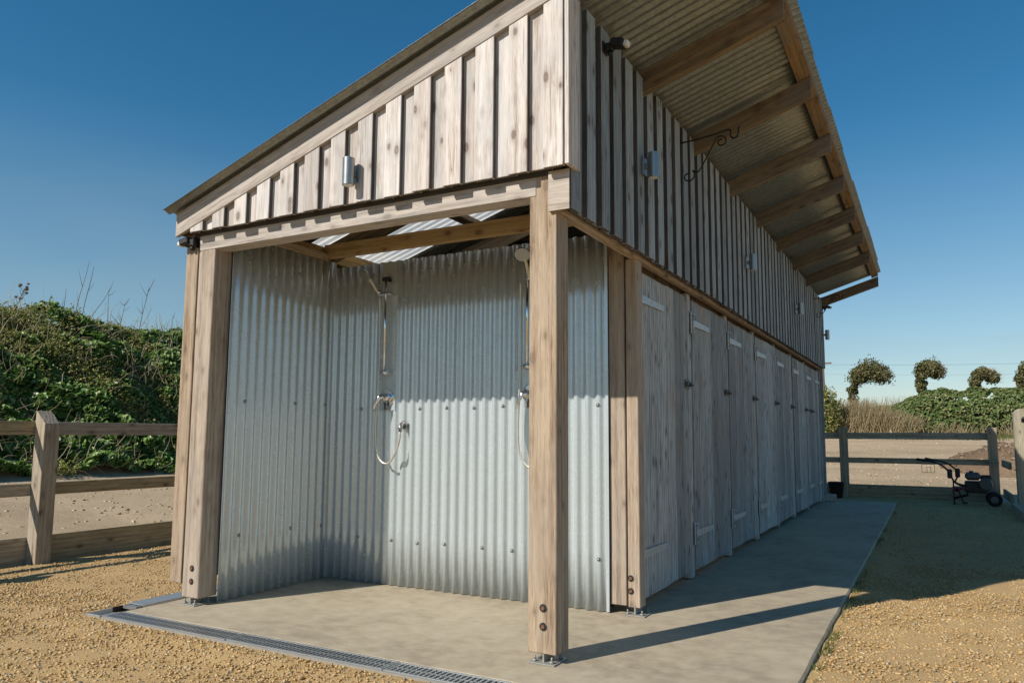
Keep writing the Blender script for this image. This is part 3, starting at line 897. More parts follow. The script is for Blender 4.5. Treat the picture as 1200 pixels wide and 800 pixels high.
DZ0, DZ1 = 0.062, 2.125
plank_cache = {}
def plank_mesh(wd, var):
    key = (round(wd, 3), var)
    if key not in plank_cache:
        bm = bmesh.new(); bm_box(bm, (-0.014, -wd / 2 + 0.0022, -(DZ1 - DZ0) / 2), (0.014, wd / 2 - 0.0022, (DZ1 - DZ0) / 2), 0.003)
        me = bm_mesh('plank', bm); me.materials.append(M_door); plank_cache[key] = me
    return plank_cache[key]
def door(y0, width, hinge_left=True, npl=6, swing=0.0):
    xh = -0.022
    sgn = 1 if hinge_left else -1
    yh = y0 if hinge_left else y0 + width
    bm = bmesh.new()                                # ledges on the inner face
    for zz in (0.34, 1.12, 1.93):
        bm_box(bm, (-0.062, min(0.03 * sgn, sgn * (width - 0.03)), zz - 0.06), (-0.0335, max(0.03 * sgn, sgn * (width - 0.03)), zz + 0.06), 0.002)
    d = link_mesh('door', bm_mesh('door', bm), M_beam_y, shed, (xh, yh, 0), (0, 0, swing))
    ws = [1 + random.uniform(-0.14, 0.14) for _ in range(npl)]; t = sum(ws); ws = [w * width / t for w in ws]
    pos = 0
    for w_ in ws:
        o = bpy.data.objects.new('plank', plank_mesh(w_, 0)); COL.objects.link(o); o.parent = d
        o.location = (-0.0185 + random.uniform(-0.0012, 0.0012), sgn * (pos + w_ / 2), (DZ0 + DZ1) / 2 + random.uniform(-0.004, 0.004))
        o.rotation_euler = (random.uniform(-0.0012, 0.0012), 0, random.uniform(-0.006, 0.006))
        pos += w_
    for zz in (0.335, 1.945):
        o = bpy.data.objects.new('hinge', hinge_me[sgn]); COL.objects.link(o); o.parent = d
        o.location = (-0.003, -0.002 * sgn, zz)
    o = bpy.data.objects.new('latch', latch_me); COL.objects.link(o); o.parent = d
    o.location = (-0.004, sgn * (width - 0.06), 1.455)
    return d
swings = [0.0, -0.006, -0.004, -0.016, -0.003, -0.007]
for k in range(6):
    door(1.285 + 1.215 * k, 1.10, True, 6, swings[k])
door(8.575, 0.42, True, 2, 0.0)
door(9.03, 0.97, False, 5, 0.0)
for k in range(1, 7):
    yj = 1.285 + 1.215 * k
    box_obj('door_jamb', (-0.12, yj - 0.10, 0.012), (-0.036, yj - 0.012, 2.166), M_door, shed, 0.002)
box_obj('door_jamb', (-0.12, D + 0.104, 0.012), (-0.024, D + 0.148, 2.166), M_door, shed, 0.002)
box_obj('door_jamb', (-0.12, 10.01, 0.012), (-0.0, 10.055, 2.166), M_door, shed, 0.002)
box_obj('door_head', (-0.125, D + 0.15, 2.085), (-0.086, 10.05, 2.30), M_rafter_y, shed, 0.002)

# ------------------------------------------------------------------ wall lamps, brackets, flood lights
def lamp(name, label, loc, rz, group):
    t = thing(name, label, 'wall lamp', loc, rz, group)
    bm = bmesh.new(); bm_box(bm, (-0.032, -0.020, -0.055), (0.032, -0.001, 0.055), 0.003); bm_box(bm, (-0.014, -0.05, -0.016), (0.014, -0.019, 0.016), 0.002)
    bm_obj('mount', bm, M_brushed, t)
    bm = bmesh.new(); bm_cyl(bm, (0, -0.072, -0.078), (0, -0.072, 0.078), 0.0335, seg=28, caps=False)
    bm_cyl(bm, (0, -0.072, 0.078), (0, -0.072, 0.066), 0.0315, seg=28); bm_cyl(bm, (0, -0.072, -0.066), (0, -0.072, -0.078), 0.0315, seg=28)
    bm_obj('lamp_tube', bm, M_brushed, t)
    bm = bmesh.new(); bm_cyl(bm, (0, -0.072, 0.0785), (0, -0.072, 0.0800), 0.029, seg=24); bm_cyl(bm, (0, -0.072, -0.0800), (0, -0.072, -0.0785), 0.029, seg=24)
    bm_obj('lamp_lens', bm, M_white, t)
    return t
lamp0 = lamp('wall_lamp', 'brushed steel up and down lamp on the sunlit gable boards', (-1.235, -0.061, 2.535), 0, 'steel up and down wall lamps')
side_labels = ['brushed steel wall lamp below the near scroll bracket, largest on the shaded side wall',
               'brushed steel wall lamp second from the front corner along the shaded side wall',
               'small brushed steel wall lamp third from the front corner along the side wall',
               'farthest brushed steel wall lamp, close to the far corner of the side wall']
for yy, lb in zip((1.06, 4.02, 7.02, 9.9), side_labels):
    c = copy_tree(lamp0)
    c.location = (0.082, yy, 2.725); c.rotation_euler = (0, 0, math.pi / 2); c['label'] = lb

def basket_bracket(label, loc):
    t = thing('hanging_basket_bracket', label, 'bracket', loc, 0, 'black scroll brackets on the side wall')
    bm = bmesh.new(); bm_box(bm, (0.001, -0.010, -0.40), (0.007, 0.010, 0.06), 0.001)
    bm_obj('wall_bar', bm, M_iron, t)
    bm = bmesh.new()
    arm = [(0.004, 0, 0.0), (0.12, 0, 0.005), (0.25, 0, 0.02), (0.34, 0, 0.035), (0.36, 0, 0.02), (0.358, 0, -0.01), (0.374, 0, -0.03), (0.398, 0, -0.028), (0.412, 0, -0.005), (0.415, 0, 0.03), (0.424, 0, 0.045)]
    bm_tube(bm, spline(arm, 5), 0.0058, 8)
    bm_obj('arm', bm, M_iron, t)
    bm = bmesh.new()
    pts = []
    for k in range(15):       # lower scroll
        a = math.radians(60 + k * 25); r = 0.014 + 0.0026 * k
        pts.append((0.052 + r * math.cos(a), 0, -0.255 + r * math.sin(a)))
    pts += [(0.125, 0, -0.235), (0.19, 0, -0.135), (0.25, 0, -0.03)]
    for k in range(17):       # upper scroll
        a = math.radians(125 - k * 27); r = 0.043 - 0.0019 * k
        pts.append((0.292 + r * math.cos(a), 0, -0.042 + r * math.sin(a)))
    bm_tube(bm, spline(pts, 3), 0.0052, 8)
    bm_obj('scroll_brace', bm, M_iron, t)
    return t
br0 = basket_bracket('black iron scroll bracket on the side wall, under the second rafter', (0.082, 1.9, 3.175))
br1 = copy_tree(br0); br1.location = (0.082, 8.95, 3.175); br1['label'] = 'small black scroll bracket near the far corner of the side wall'

def flood(label, loc, rz):
    t = thing('security_light', label, 'security light', loc, rz, 'black security lights on the shed')
    t.scale = (0.74, 0.74, 0.74)
    bm = bmesh.new(); bm_box(bm, (-0.045, -0.012, -0.045), (0.045, -0.001, 0.045), 0.004)
    bm_box(bm, (-0.028, -0.075, -0.03), (0.028, -0.011, 0.03), 0.006)
    bm_obj('mount', bm, M_black, t)
    bm = bmesh.new(); bm_box(bm, (-0.05, -0.05, -0.028), (0.05, 0.05, 0.028), 0.008, Matrix.Translation((0, -0.115, 0.012)) @ Matrix.Rotation(math.radians(14), 4, 'X'))
    bm_obj('lamp_head', bm, M_black, t)
    bm = bmesh.new(); bm_box(bm, (-0.030, -0.020, -0.022), (0.030, 0.020, 0.022), 0.008, Matrix.Translation((0, -0.178, -0.005)) @ Matrix.Rotation(math.radians(14), 4, 'X'))
    bm_obj('lens', bm, M_white, t)
    bm = bmesh.new(); bmesh.ops.create_uvsphere(bm, u_segments=12, v_segments=8, radius=0.021, matrix=Matrix.Translation((0, -0.05, -0.052)))
    bm_cyl(bm, (0, -0.05, -0.05), (0, -0.05, -0.02), 0.012, seg=10)
    bm_obj('motion_sensor', bm, M_black, t)
    return t
f0 = flood('black security light high on the side wall, just below the roof near the front corner', (0.083, 0.44, 3.205), math.radians(90))
f1 = copy_tree(f0); f1.location = (-2.633, -0.012, 2.322); f1.rotation_euler = (0, 0, math.radians(-80)); f1['label'] = 'black security light with white lens at the top of the front left post'
f2 = copy_tree(f0); f2.location = (0.083, 10.0, 3.19); f2.rotation_euler = (0, 0, math.radians(90)); f2['label'] = 'black security light at the far top corner of the side wall'

# ------------------------------------------------------------------ showers
def shower(label, x):
    yb = D - 0.0115
    t = thing('shower', label, 'shower', (x, yb, 0), 0, 'chrome showers in the wash bay')
    bm = bmesh.new()
    bm_cyl(bm, (0, -0.055, 1.50), (0, -0.055, 2.235), 0.009, seg=14)
    bm_obj('slide_rail', bm, M_chrome, t)
    for zz in (1.515, 2.205):
        bm = bmesh.new()
        bm_cyl(bm, (0, -0.001, zz), (0, -0.030, zz), 0.014, seg=14)
        bm_cyl(bm, (-0.022, -0.055, zz), (0.030, -0.055, zz), 0.017, seg=16); bm_cyl(bm, (0, -0.03, zz), (0, -0.05, zz), 0.011, seg=12)
        bm_obj('rail_bracket', bm, M_chrome if zz < 2 else M_black, t)
    bm = bmesh.new()
    bm_box(bm, (-0.06, -0.082, 2.083), (0.055, -0.038, 2.108), 0.006)
    bm_cyl(bm, (-0.045, -0.062, 2.085), (-0.045, -0.075, 2.125), 0.016, 0.018, seg=14)
    bm_obj('slider', bm, M_chrome, t)
    # hand set: handle rises to a round head that faces down and forward
    bm = bmesh.new()
    hp = [(-0.045, -0.07, 2.09), (-0.063, -0.09, 2.13), (-0.09, -0.115, 2.185), (-0.11, -0.13, 2.215)]
    bm_tube(bm, spline(hp, 4), [0.0105 + 0.0002 * i for i in range(13)], 10)
    bm_obj('handle', bm, M_hose, t)
    bm = bmesh.new()
    c = Vector((-0.128, -0.142, 2.232)); nrm = Vector((-0.30, -0.62, -0.72)).normalized()
    bm_cyl(bm, c - nrm * 0.016, c + nrm * 0.008, 0.036, 0.052, seg=22)
    bm_cyl(bm, c + nrm * 0.008, c + nrm * 0.013, 0.052, 0.049, seg=22)
    bm_obj('shower_head', bm, M_brushed, t)
    # mixer valve with lever
    bm = bmesh.new()
    bm_cyl(bm, (0.0, -0.001, 1.335), (0.0, -0.012, 1.335), 0.062, 0.058, seg=28)
    bm_cyl(bm, (0.0, -0.012, 1.335), (0.0, -0.055, 1.335), 0.030, 0.027, seg=20)
    bm_obj('mixer_valve', bm, M_chrome, t)
    bm = bmesh.new()
    bm_tube(bm, [(0.0, -0.058, 1.345), (-0.02, -0.082, 1.33), (-0.045, -0.092, 1.28), (-0.056, -0.094, 1.235)], [0.020, 0.017, 0.011, 0.008], 10)
    bm_obj('lever', bm, M_chrome, t)
    bm = bmesh.new()
    bm_cyl(bm, (0.0, -0.03, 1.30), (0.0, -0.03, 1.245), 0.007, 0.012, seg=10)
    bm_obj('bleed_screw', bm, M_dark_latch, t)
    # wall outlet elbow
    bm = bmesh.new()
    bm_cyl(bm, (0.155, -0.001, 1.135), (0.155, -0.010, 1.135), 0.030, seg=20)
    bm_tube(bm, [(0.155, -0.008, 1.135), (0.155, -0.035, 1.134), (0.158, -0.052, 1.118), (0.160, -0.054, 1.085)], [0.018, 0.018, 0.016, 0.012], 12)
    bm_obj('wall_outlet', bm, M_brushed, t)
    bm = bmesh.new()
    hose = [(-0.045, -0.068, 2.08), (-0.052, -0.05, 1.9), (-0.05, -0.045, 1.6), (-0.058, -0.05, 1.35), (-0.066, -0.055, 1.12), (-0.050, -0.062, 0.96), (0.005, -0.068, 0.875), (0.07, -0.068, 0.862), (0.125, -0.064, 0.93), (0.155, -0.058, 1.02), (0.160, -0.055, 1.085)]
    bm_tube(bm, spline(hose, 7), 0.0078, 8)
    bm_obj('hose', bm, M_hose, t)
    return t
s0 = shower('chrome shower left on the back wall, its hose looping to the wall outlet', -1.905)
s1 = copy_tree(s0); s1.location = (-0.722, D - 0.0150, 0); s1['label'] = 'chrome shower half hidden behind the front corner post'
for ch in s1.children:
    if ch.name.split('.')[0] in ('slider', 'handle', 'shower_head'): ch.rotation_euler.z = math.radians(52)


# ------------------------------------------------------------------ drains
def grate(length, width, slats):
    """channel section along local x: two edge rails, cross bars, dark trough"""
    bm = bmesh.new()
    bm_box(bm, (0.002, 0, -0.02), (length - 0.002, 0.014, 0.0), 0.001)
    bm_box(bm, (0.002, width - 0.014, -0.02), (length - 0.002, width, 0.0), 0.001)
    bm_box(bm, (0.002, 0.014, -0.02), (0.014, width - 0.014, -0.001)); bm_box(bm, (length - 0.014, 0.014, -0.02), (length - 0.002, width - 0.014, -0.001))
    bm_box(bm, (0.014, width / 2 - 0.004, -0.02), (length - 0.014, width / 2 + 0.004, -0.002))
    nb = int(length / 0.026)
    for i in range(1, nb):
        x = length * i / nb
        bm_box(bm, (x - 0.006, 0.014, -0.018), (x + 0.006, width - 0.014, -0.0015))
    me = bm_mesh('grating', bm); me.materials.append(M_grate); return me
g_me = grate(1.03, 0.135, 40)
dr = thing('drain_channel', 'long galvanised grated drain along the front edge of the slab', 'drain', (-2.715, -0.44, 0))
bm = bmesh.new()
bm_box(bm, (-0.03, -0.006, -0.16), (3.80, -0.001, -0.004)); bm_box(bm, (-0.03, 0.1365, -0.16), (3.80, 0.1415, -0.006)); bm_box(bm, (-0.03, -0.001, -0.16), (3.80, 0.1365, -0.12))
bm_obj('channel', bm, M_foot, dr)
for k in range(4):
    o = bpy.data.objects.new('grating', g_me); COL.objects.link(o); o.parent = dr
    o.location = (1.03 * k - 0.02 + (0.006 if k else 0), 0, 0.002 + 0.0015 * (k % 2)); 
    if k == 3: o.scale.x = 0.66
bm = bmesh.new()
bm_box(bm, (-0.16, -0.01, -0.05), (-0.034, 0.005, 0.002), 0.001); bm_box(bm, (-0.16, 0.005, -0.05), (-0.034, 0.15, -0.02), 0.001)
bm_box(bm, (-0.165, -0.012, -0.05), (-0.155, 0.15, 0.004), 0.001)
bm_obj('end_plate', bm, M_galv, dr)
dl = thing('side_drain', 'short pale galvanised drain section along the left edge of the slab', 'drain', (-2.90, -0.27, 0))
gl_me = grate(1.25, 0.13, 48)
o = bpy.data.objects.new('grating', gl_me); COL.objects.link(o); o.parent = dl; o.location = (0.138, 0.06, 0.004); o.rotation_euler = (0, 0, math.pi / 2)
bm = bmesh.new(); bm_box(bm, (0.0, 0.0, -0.16), (0.145, 1.33, -0.10)); bm_box(bm, (-0.004, 0.0, -0.16), (0.002, 1.33, 0.0)); bm_box(bm, (0.1455, 0.0, -0.16), (0.1515, 1.33, -0.002))
bm_obj('channel', bm, M_recess, dl)
bm = bmesh.new(); bm_box(bm, (0.004, 0.10, 0.006), (0.146, 1.30, 0.010), 0.001); bm_box(bm, (0.146, 0.10, -0.04), (0.150, 1.30, 0.010), 0.001)
bm_obj('cover_plate', bm, M_galv, dl)

# ------------------------------------------------------------------ fences
def slant_post(name, x0, x1, y0, y1, z0, zhi, zlo, parent, mat, slope_axis=0):
    """square post whose top slopes"""
    if slope_axis == 0:
        return prism_obj(name, [(x0, z0), (x1, z0), (x1, zlo), (x0, zhi)], 1, y0, y1, mat, parent, 0.004)
    return prism_obj(name, [(y0, z0), (y1, z0), (y1, zhi), (y0, zlo)], 0, x0, x1, mat, parent, 0.004)

def child_fix(o, parent):
    return place_child(o, parent)

fl = thing('post_and_rail_fence', 'sunlit post and rail timber fence on the left, in front of the overgrown bank', 'fence', (-5.2, 0.5, GZ))
for y0 in (-3.17, -1.36, 0.45, 2.26, 4.07, 5.88, 7.69, 9.5, 11.31):
    child_fix(slant_post('post', -5.178, -5.035, y0, y0 + 0.13, -0.3, 1.255, 1.14, None, M_fence_z), fl)
for k in range(5):
    a, b_ = -3.1 + 3.62 * k - (1.6 if k == 0 else 0), -3.1 + 3.62 * (k + 1)
    for z0, z1 in ((1.045, 1.16), (0.53, 0.636)):
        child_fix(box_obj('rail', (-5.226, a + 0.002, z0), (-5.181, b_ - 0.002, z1), M_fence_y, None, 0.004), fl)
    child_fix(box_obj('gravel_board', (-5.232, a + 0.003, -0.16), (-5.1815, b_ - 0.003, 0.188), M_fence_y, None, 0.004), fl)

fb = thing('post_and_rail_fence', 'shaded post and rail fence across the yard beyond the far end of the shed', 'fence', (1.0, 12.0, GZ))
for x0 in (-4.98, -2.48, 0.065, 2.42):
    child_fix(slant_post('post', x0, x0 + 0.14, 11.93, 12.06, -0.3, 1.25, 1.23, None, M_fence_z, 0), fb)
for a, b_ in ((-5.0, -2.42), (-2.415, 2.56)):
    for z0, z1 in ((1.027, 1.144), (0.588, 0.688)):
        child_fix(box_obj('rail', (a, 12.063, z0), (b_ - 0.003, 12.105, z1), M_fence_x, None, 0.004), fb)
    child_fix(box_obj('gravel_board', (a, 12.0625, -0.2), (b_, 12.108, 0.20), M_fence_x, None, 0.004), fb)
fr = thing('side_fence', 'fence running from the back corner towards the pale gate post at the right edge', 'fence', (2.62, 11.3, GZ))
for z0, z1 in ((0.575, 0.685), (0.06, 0.20)):
    child_fix(box_obj('rail', (2.605, 10.62, z0), (2.645, 12.03, z1), M_fence_y, None, 0.004), fr)

gp = thing('gate_post', 'broad pale timber gate post with a pointed top at the right edge', 'post', (2.75, 10.5, GZ))
p_ = prism_obj('post', [(2.69, -0.3), (2.95, -0.3), (2.95, 1.44), (2.88, 1.50), (2.75, 1.50), (2.69, 1.44)], 1, 10.42, 10.62, M_gatepost, None, 0.006)
child_fix(p_, gp)
bm = bmesh.new(); bm_box(bm, (-0.075, -0.01, -0.03), (0.06, 0.0, 0.03), 0.003); bm_cyl(bm, (-0.05, -0.03, -0.02), (-0.05, -0.03, 0.05), 0.012, seg=10)
bm_box(bm, (-0.065, -0.03, -0.012), (0.1, -0.011, 0.012), 0.002)
child_fix(bm_obj('gate_hook', bm, M_iron, None, (2.86, 10.42, 1.33)), gp)

# wire frame on the fence rail
bm = bmesh.new()
def wire_rect(x0, z0, x1, z1): bm_tube(bm, [(x0, 0, z0), (x0, 0, z1)], 0.004, 6); bm_tube(bm, [(x1, 0, z0), (x1, 0, z1)], 0.004, 6); bm_tube(bm, [(x0, 0, z0), (x1, 0, z0)], 0.004, 6); bm_tube(bm, [(x0, 0, z1), (x1, 0, z1)], 0.004, 6)
wire_rect(-0.10, -0.13, 0.10, 0.015); wire_rect(-0.02, -0.13, 0.04, -0.03)
wf = tag(bm_obj('wire_frame', bm, M_iron, None, (1.50, 12.05, 0.575)), 'small black wire frame hanging under the middle rail of the far fence', 'wire frame')

# loose stones and crumbs on the dirt path and on the far track
def crumbs(n, x0, x1, y0, y1, s0, s1):
    q = np.array([(x, y, ground_h(x, y)) for x, y in zip(rng.uniform(x0, x1, n), rng.uniform(y0, y1, n))])
    return q, s0 + (s1 - s0) * rng.random(n) ** 3
cs = [crumbs(4000, -11.9, -5.3, -3.0, 13.0, 0.004, 0.028), crumbs(7000, -4.0, 8.0, 12.15, 21.0, 0.006, 0.035), crumbs(1500, -6.0, 10.0, 20.0, 33.0, 0.010, 0.045)]
P = np.concatenate([c[0] for c in cs]); S = np.concatenate([c[1] for c in cs]); n = len(P)
sv = cubv[None] * (1 + 0.5 * rng.uniform(-1, 1, (n, 8, 3))) * (S[:, None] * rng.uniform(0.6, 1.2, (n, 3)) * np.array([1, 1, 0.6]))[:, None, :]
VV = (sv + P[:, None, :]).reshape(-1, 3); FF = (cubf[None] + (np.arange(n) * 8)[:, None, None]).reshape(-1, 4)
M_crumb = island_mat('path_crumb', [(0.0, (0.26, 0.19, 0.12)), (0.6, (0.42, 0.32, 0.215)), (1.0, (0.52, 0.43, 0.32))], 0.95, 0.1)
stuff(link_mesh('path_stones', np_mesh('path_stones', VV, FF), M_crumb))

# ------------------------------------------------------------------ tiller, bucket, block, platform
ti = thing('garden_tiller', 'dark petrol garden tiller parked by the far fence in the shade', 'tiller', (2.2, 11.2, GZ), 0)
def T(o): return child_fix(o, ti)
bm = bmesh.new(); bm_box(bm, (2.02, 11.08, 0.17), (2.34, 11.34, 0.36), 0.02)
for i in range(6): bm_box(bm, (2.10 + 0.035 * i, 11.06, 0.20), (2.115 + 0.035 * i, 11.09, 0.34), 0.002)
T(bm_obj('engine_block', bm, M_engine))
bm = bmesh.new(); bm_box(bm, (2.03, 11.10, 0.375), (2.25, 11.32, 0.50), 0.035); bm_cyl(bm, (2.12, 11.2, 0.50), (2.12, 11.2, 0.525), 0.03, seg=14)
T(bm_obj('fuel_tank', bm, M_tank))
bm = bmesh.new(); bm_cyl(bm, (2.31, 11.03, 0.32), (2.31, 11.075, 0.32), 0.085, 0.10, seg=22)
for i in range(8):
    a = i * math.pi / 4; bm_box(bm, (2.31 + 0.05 * math.cos(a) - 0.012, 11.022, 0.32 + 0.05 * math.sin(a) - 0.012), (2.31 + 0.05 * math.cos(a) + 0.012, 11.032, 0.32 + 0.05 * math.sin(a) + 0.012), 0.002)
T(bm_obj('recoil_cover', bm, M_tank))
bm = bmesh.new(); bm_box(bm, (2.25, 11.12, 0.37), (2.40, 11.28, 0.46), 0.02); T(bm_obj('exhaust_muffler', bm, M_engine))
bm = bmesh.new(); bm_box(bm, (1.86, 11.02, 0.22), (2.08, 11.42, 0.26), 0.012); bm_box(bm, (1.84, 11.02, 0.10), (1.87, 11.42, 0.25), 0.006)
T(bm_obj('tine_guard', bm, M_red))
for yy in (11.05, 11.36):
    bm = bmesh.new()
    R_ = 0.11
    ring = [(2.42 + 0.08 * math.cos(a), yy, GZ + R_ + 0.08 * math.sin(a)) for a in np.linspace(0, 2 * math.pi, 25)]
    bm_tube(bm, ring, 0.030, 10)
    tyre = T(bm_obj('wheel', bm, M_rubber))
    bm = bmesh.new(); bm_cyl(bm, (2.42, yy - 0.022, GZ + R_), (2.42, yy + 0.022, GZ + R_), 0.055, seg=20); bm_cyl(bm, (2.42, yy - 0.035, GZ + R_), (2.42, yy + 0.035, GZ + R_), 0.03, seg=14)
    o = bm_obj('rim', bm, M_dark_latch); child_fix(o, tyre)
bm = bmesh.new()
for k in range(4):
    a = k * math.pi / 2 + 0.3
    for yy in (11.10, 11.22, 11.34):
        bm_tube(bm, [(1.96, yy, 0.10), (1.96 + 0.10 * math.cos(a), yy, 0.10 + 0.10 * math.sin(a)), (1.96 + 0.13 * math.cos(a + 0.4), yy + 0.03, 0.10 + 0.13 * math.sin(a + 0.4))], [0.012, 0.01, 0.005], 6)
bm_cyl(bm, (1.96, 11.05, 0.10), (1.96, 11.38, 0.10), 0.02, seg=12)
T(bm_obj('tine_rotor', bm, M_iron))
for yy, dx in ((11.0, 0.0), (11.42, 0.12)):
    bm = bmesh.new()
    bm_tube(bm, spline([(2.06, 11.2 + (yy - 11.2) * 0.5, 0.27), (1.90, yy, 0.32), (1.82 + dx, yy, 0.45), (1.76 + dx, yy, 0.56), (1.62 + dx, yy, 0.65), (1.36 + dx, yy, 0.70)], 6), 0.014, 10)
    h = T(bm_obj('handlebar', bm, M_iron))
    bm = bmesh.new(); bm_tube(bm, [(1.48 + dx, yy, 0.677), (1.34 + dx, yy, 0.705)], 0.022, 12); child_fix(bm_obj('grip', bm, M_rubber), h)
    bm = bmesh.new(); bm_box(bm, (1.775 + dx, yy - 0.03, 0.40), (1.85 + dx, yy + 0.03, 0.55), 0.015); child_fix(bm_obj('control_box', bm, M_black), h)
bm = bmesh.new(); bm_tube(bm, [(1.86, 11.21, 0.36), (1.86, 11.21, -0.02)], 0.012, 8); bm_box(bm, (1.83, 11.19, -0.055), (1.90, 11.23, -0.02), 0.004)
T(bm_obj('depth_bar', bm, M_iron))

bk = thing('bucket', 'dark round bucket standing behind the far end of the concrete slab', 'bucket', (0.02, 11.6, GZ))
bm = bmesh.new()
seg = 22
prof = [(0.10, 0.0), (0.135, 0.27), (0.143, 0.27), (0.143, 0.285), (0.125, 0.285), (0.09, 0.02)]
rings = [[bm.verts.new((r * math.cos(2 * math.pi * k / seg), r * math.sin(2 * math.pi * k / seg), z)) for k in range(seg)] for r, z in prof]
for a, b_ in zip(rings, rings[1:]):
    for k in range(seg):
        bm.faces.new((a[k], a[(k + 1) % seg], b_[(k + 1) % seg], b_[k])).smooth = True
bm.faces.new(rings[0][::-1]); bm.faces.new(rings[-1])
bm_obj('body', bm, M_bucket, bk)
bm = bmesh.new(); bm_tube(bm, [(0.143 * math.cos(a), 0.10 * math.sin(a) * 0 - 0.02 - 0.11 * math.sin(a), 0.275 - 0.02 * math.sin(a)) for a in np.linspace(0, math.pi, 13)], 0.004, 6)
bm_obj('handle', bm, M_iron, bk)

bl = bmesh.new(); bm_box(bl, (-0.17, -0.10, 0.0), (0.17, 0.10, 0.115), 0.012)
bmesh.ops.subdivide_edges(bl, edges=list(bl.edges), cuts=2, use_grid_fill=True)
for vtx in bl.verts:
    vtx.co += Vector((fbm(vtx.co.x, vtx.co.y, 9.0, vtx.co.z * 9), fbm(vtx.co.y, vtx.co.z, 9.0, vtx.co.x * 9 + 5), 0)) * 0.006
tag(bm_obj('concrete_block', bl, M_block, None, (-0.02, 10.38, 0.001), (0, 0, 0.12)), 'grey concrete block lying on the slab at the foot of the last door', 'block')

pf = thing('timber_platform', 'low shaded timber platform with a pale edge at the right edge of the yard', 'platform', (3.0, 9.4, GZ))
for k in range(7):
    child_fix(box_obj('plank', (2.62 + 0.155 * k, 8.6, 0.055), (2.77 + 0.155 * k, 10.3, 0.09), M_fence_y, None, 0.003), pf)
child_fix(box_obj('edge_board', (2.585, 8.58, -0.08), (2.617, 10.32, 0.10), M_gatepost, None, 0.003), pf)
child_fix(box_obj('edge_board', (2.618, 8.56, -0.08), (3.71, 8.597, 0.10), M_gatepost, None, 0.003), pf)

# ------------------------------------------------------------------ vegetation
def frames(nrm):
    nrm = nrm / np.linalg.norm(nrm, axis=1, keepdims=True)
    r = rng.normal(size=nrm.shape)
    u = np.cross(nrm, r); u /= np.linalg.norm(u, axis=1, keepdims=True)
    return nrm, u, np.cross(nrm, u)

def leaves_arrays(P, nrm, size, aspect=0.8, fold=0.25, droop=0.15):
    """leaf = two folded quads, six corners"""
    n_, u, v = frames(nrm)
    tmpl = np.array([(0, 0, 0), (-0.5 * aspect, 0.30, fold), (-0.36 * aspect, 0.72, fold * 0.7), (0, 1, -droop), (0.36 * aspect, 0.72, fold * 0.7), (0.5 * aspect, 0.30, fold)])
    t = tmpl[None] * size[:, None, None]
    V = P[:, None, :] + t[:, :, 0:1] * u[:, None, :] + (t[:, :, 1:2] - 0.5 * size[:, None, None]) * v[:, None, :] + t[:, :, 2:3] * n_[:, None, :]
    k = len(P)
    F = (np.array([(0, 3, 2, 1), (0, 5, 4, 3)])[None] + (np.arange(k) * 6)[:, None, None]).reshape(-1, 4)
    return V.reshape(-1, 3), F

def strands_arrays(P0, P1, bend, r, nseg=4):
    """thin three sided stems from P0 to P1 bowed by bend"""
    k = len(P0)
    d = P1 - P0; dn = d / np.linalg.norm(d, axis=1, keepdims=True)
    _, u, v = frames(dn)
    ring = [(math.cos(a), math.sin(a)) for a in (0, 2.094, 4.189)]
    V = np.empty((k, nseg + 1, 3, 3))
    for i in range(nseg + 1):
        t = i / nseg
        c = P0 + d * t + bend * (4 * t * (1 - t))
        rr = r * (1 - 0.75 * t)
        for j, (a, b_) in enumerate(ring):
            V[:, i, j] = c + (u * a + v * b_) * rr[:, None]
    base = []
    for i in range(nseg):
        for j in range(3):
            q = (j + 1) % 3
            base.append((i * 3 + j, i * 3 + q, (i + 1) * 3 + q, (i + 1) * 3 + j))
    F = (np.array(base)[None] + (np.arange(k) * (nseg + 1) * 3)[:, None, None]).reshape(-1, 4)
    return V.reshape(-1, 3), F

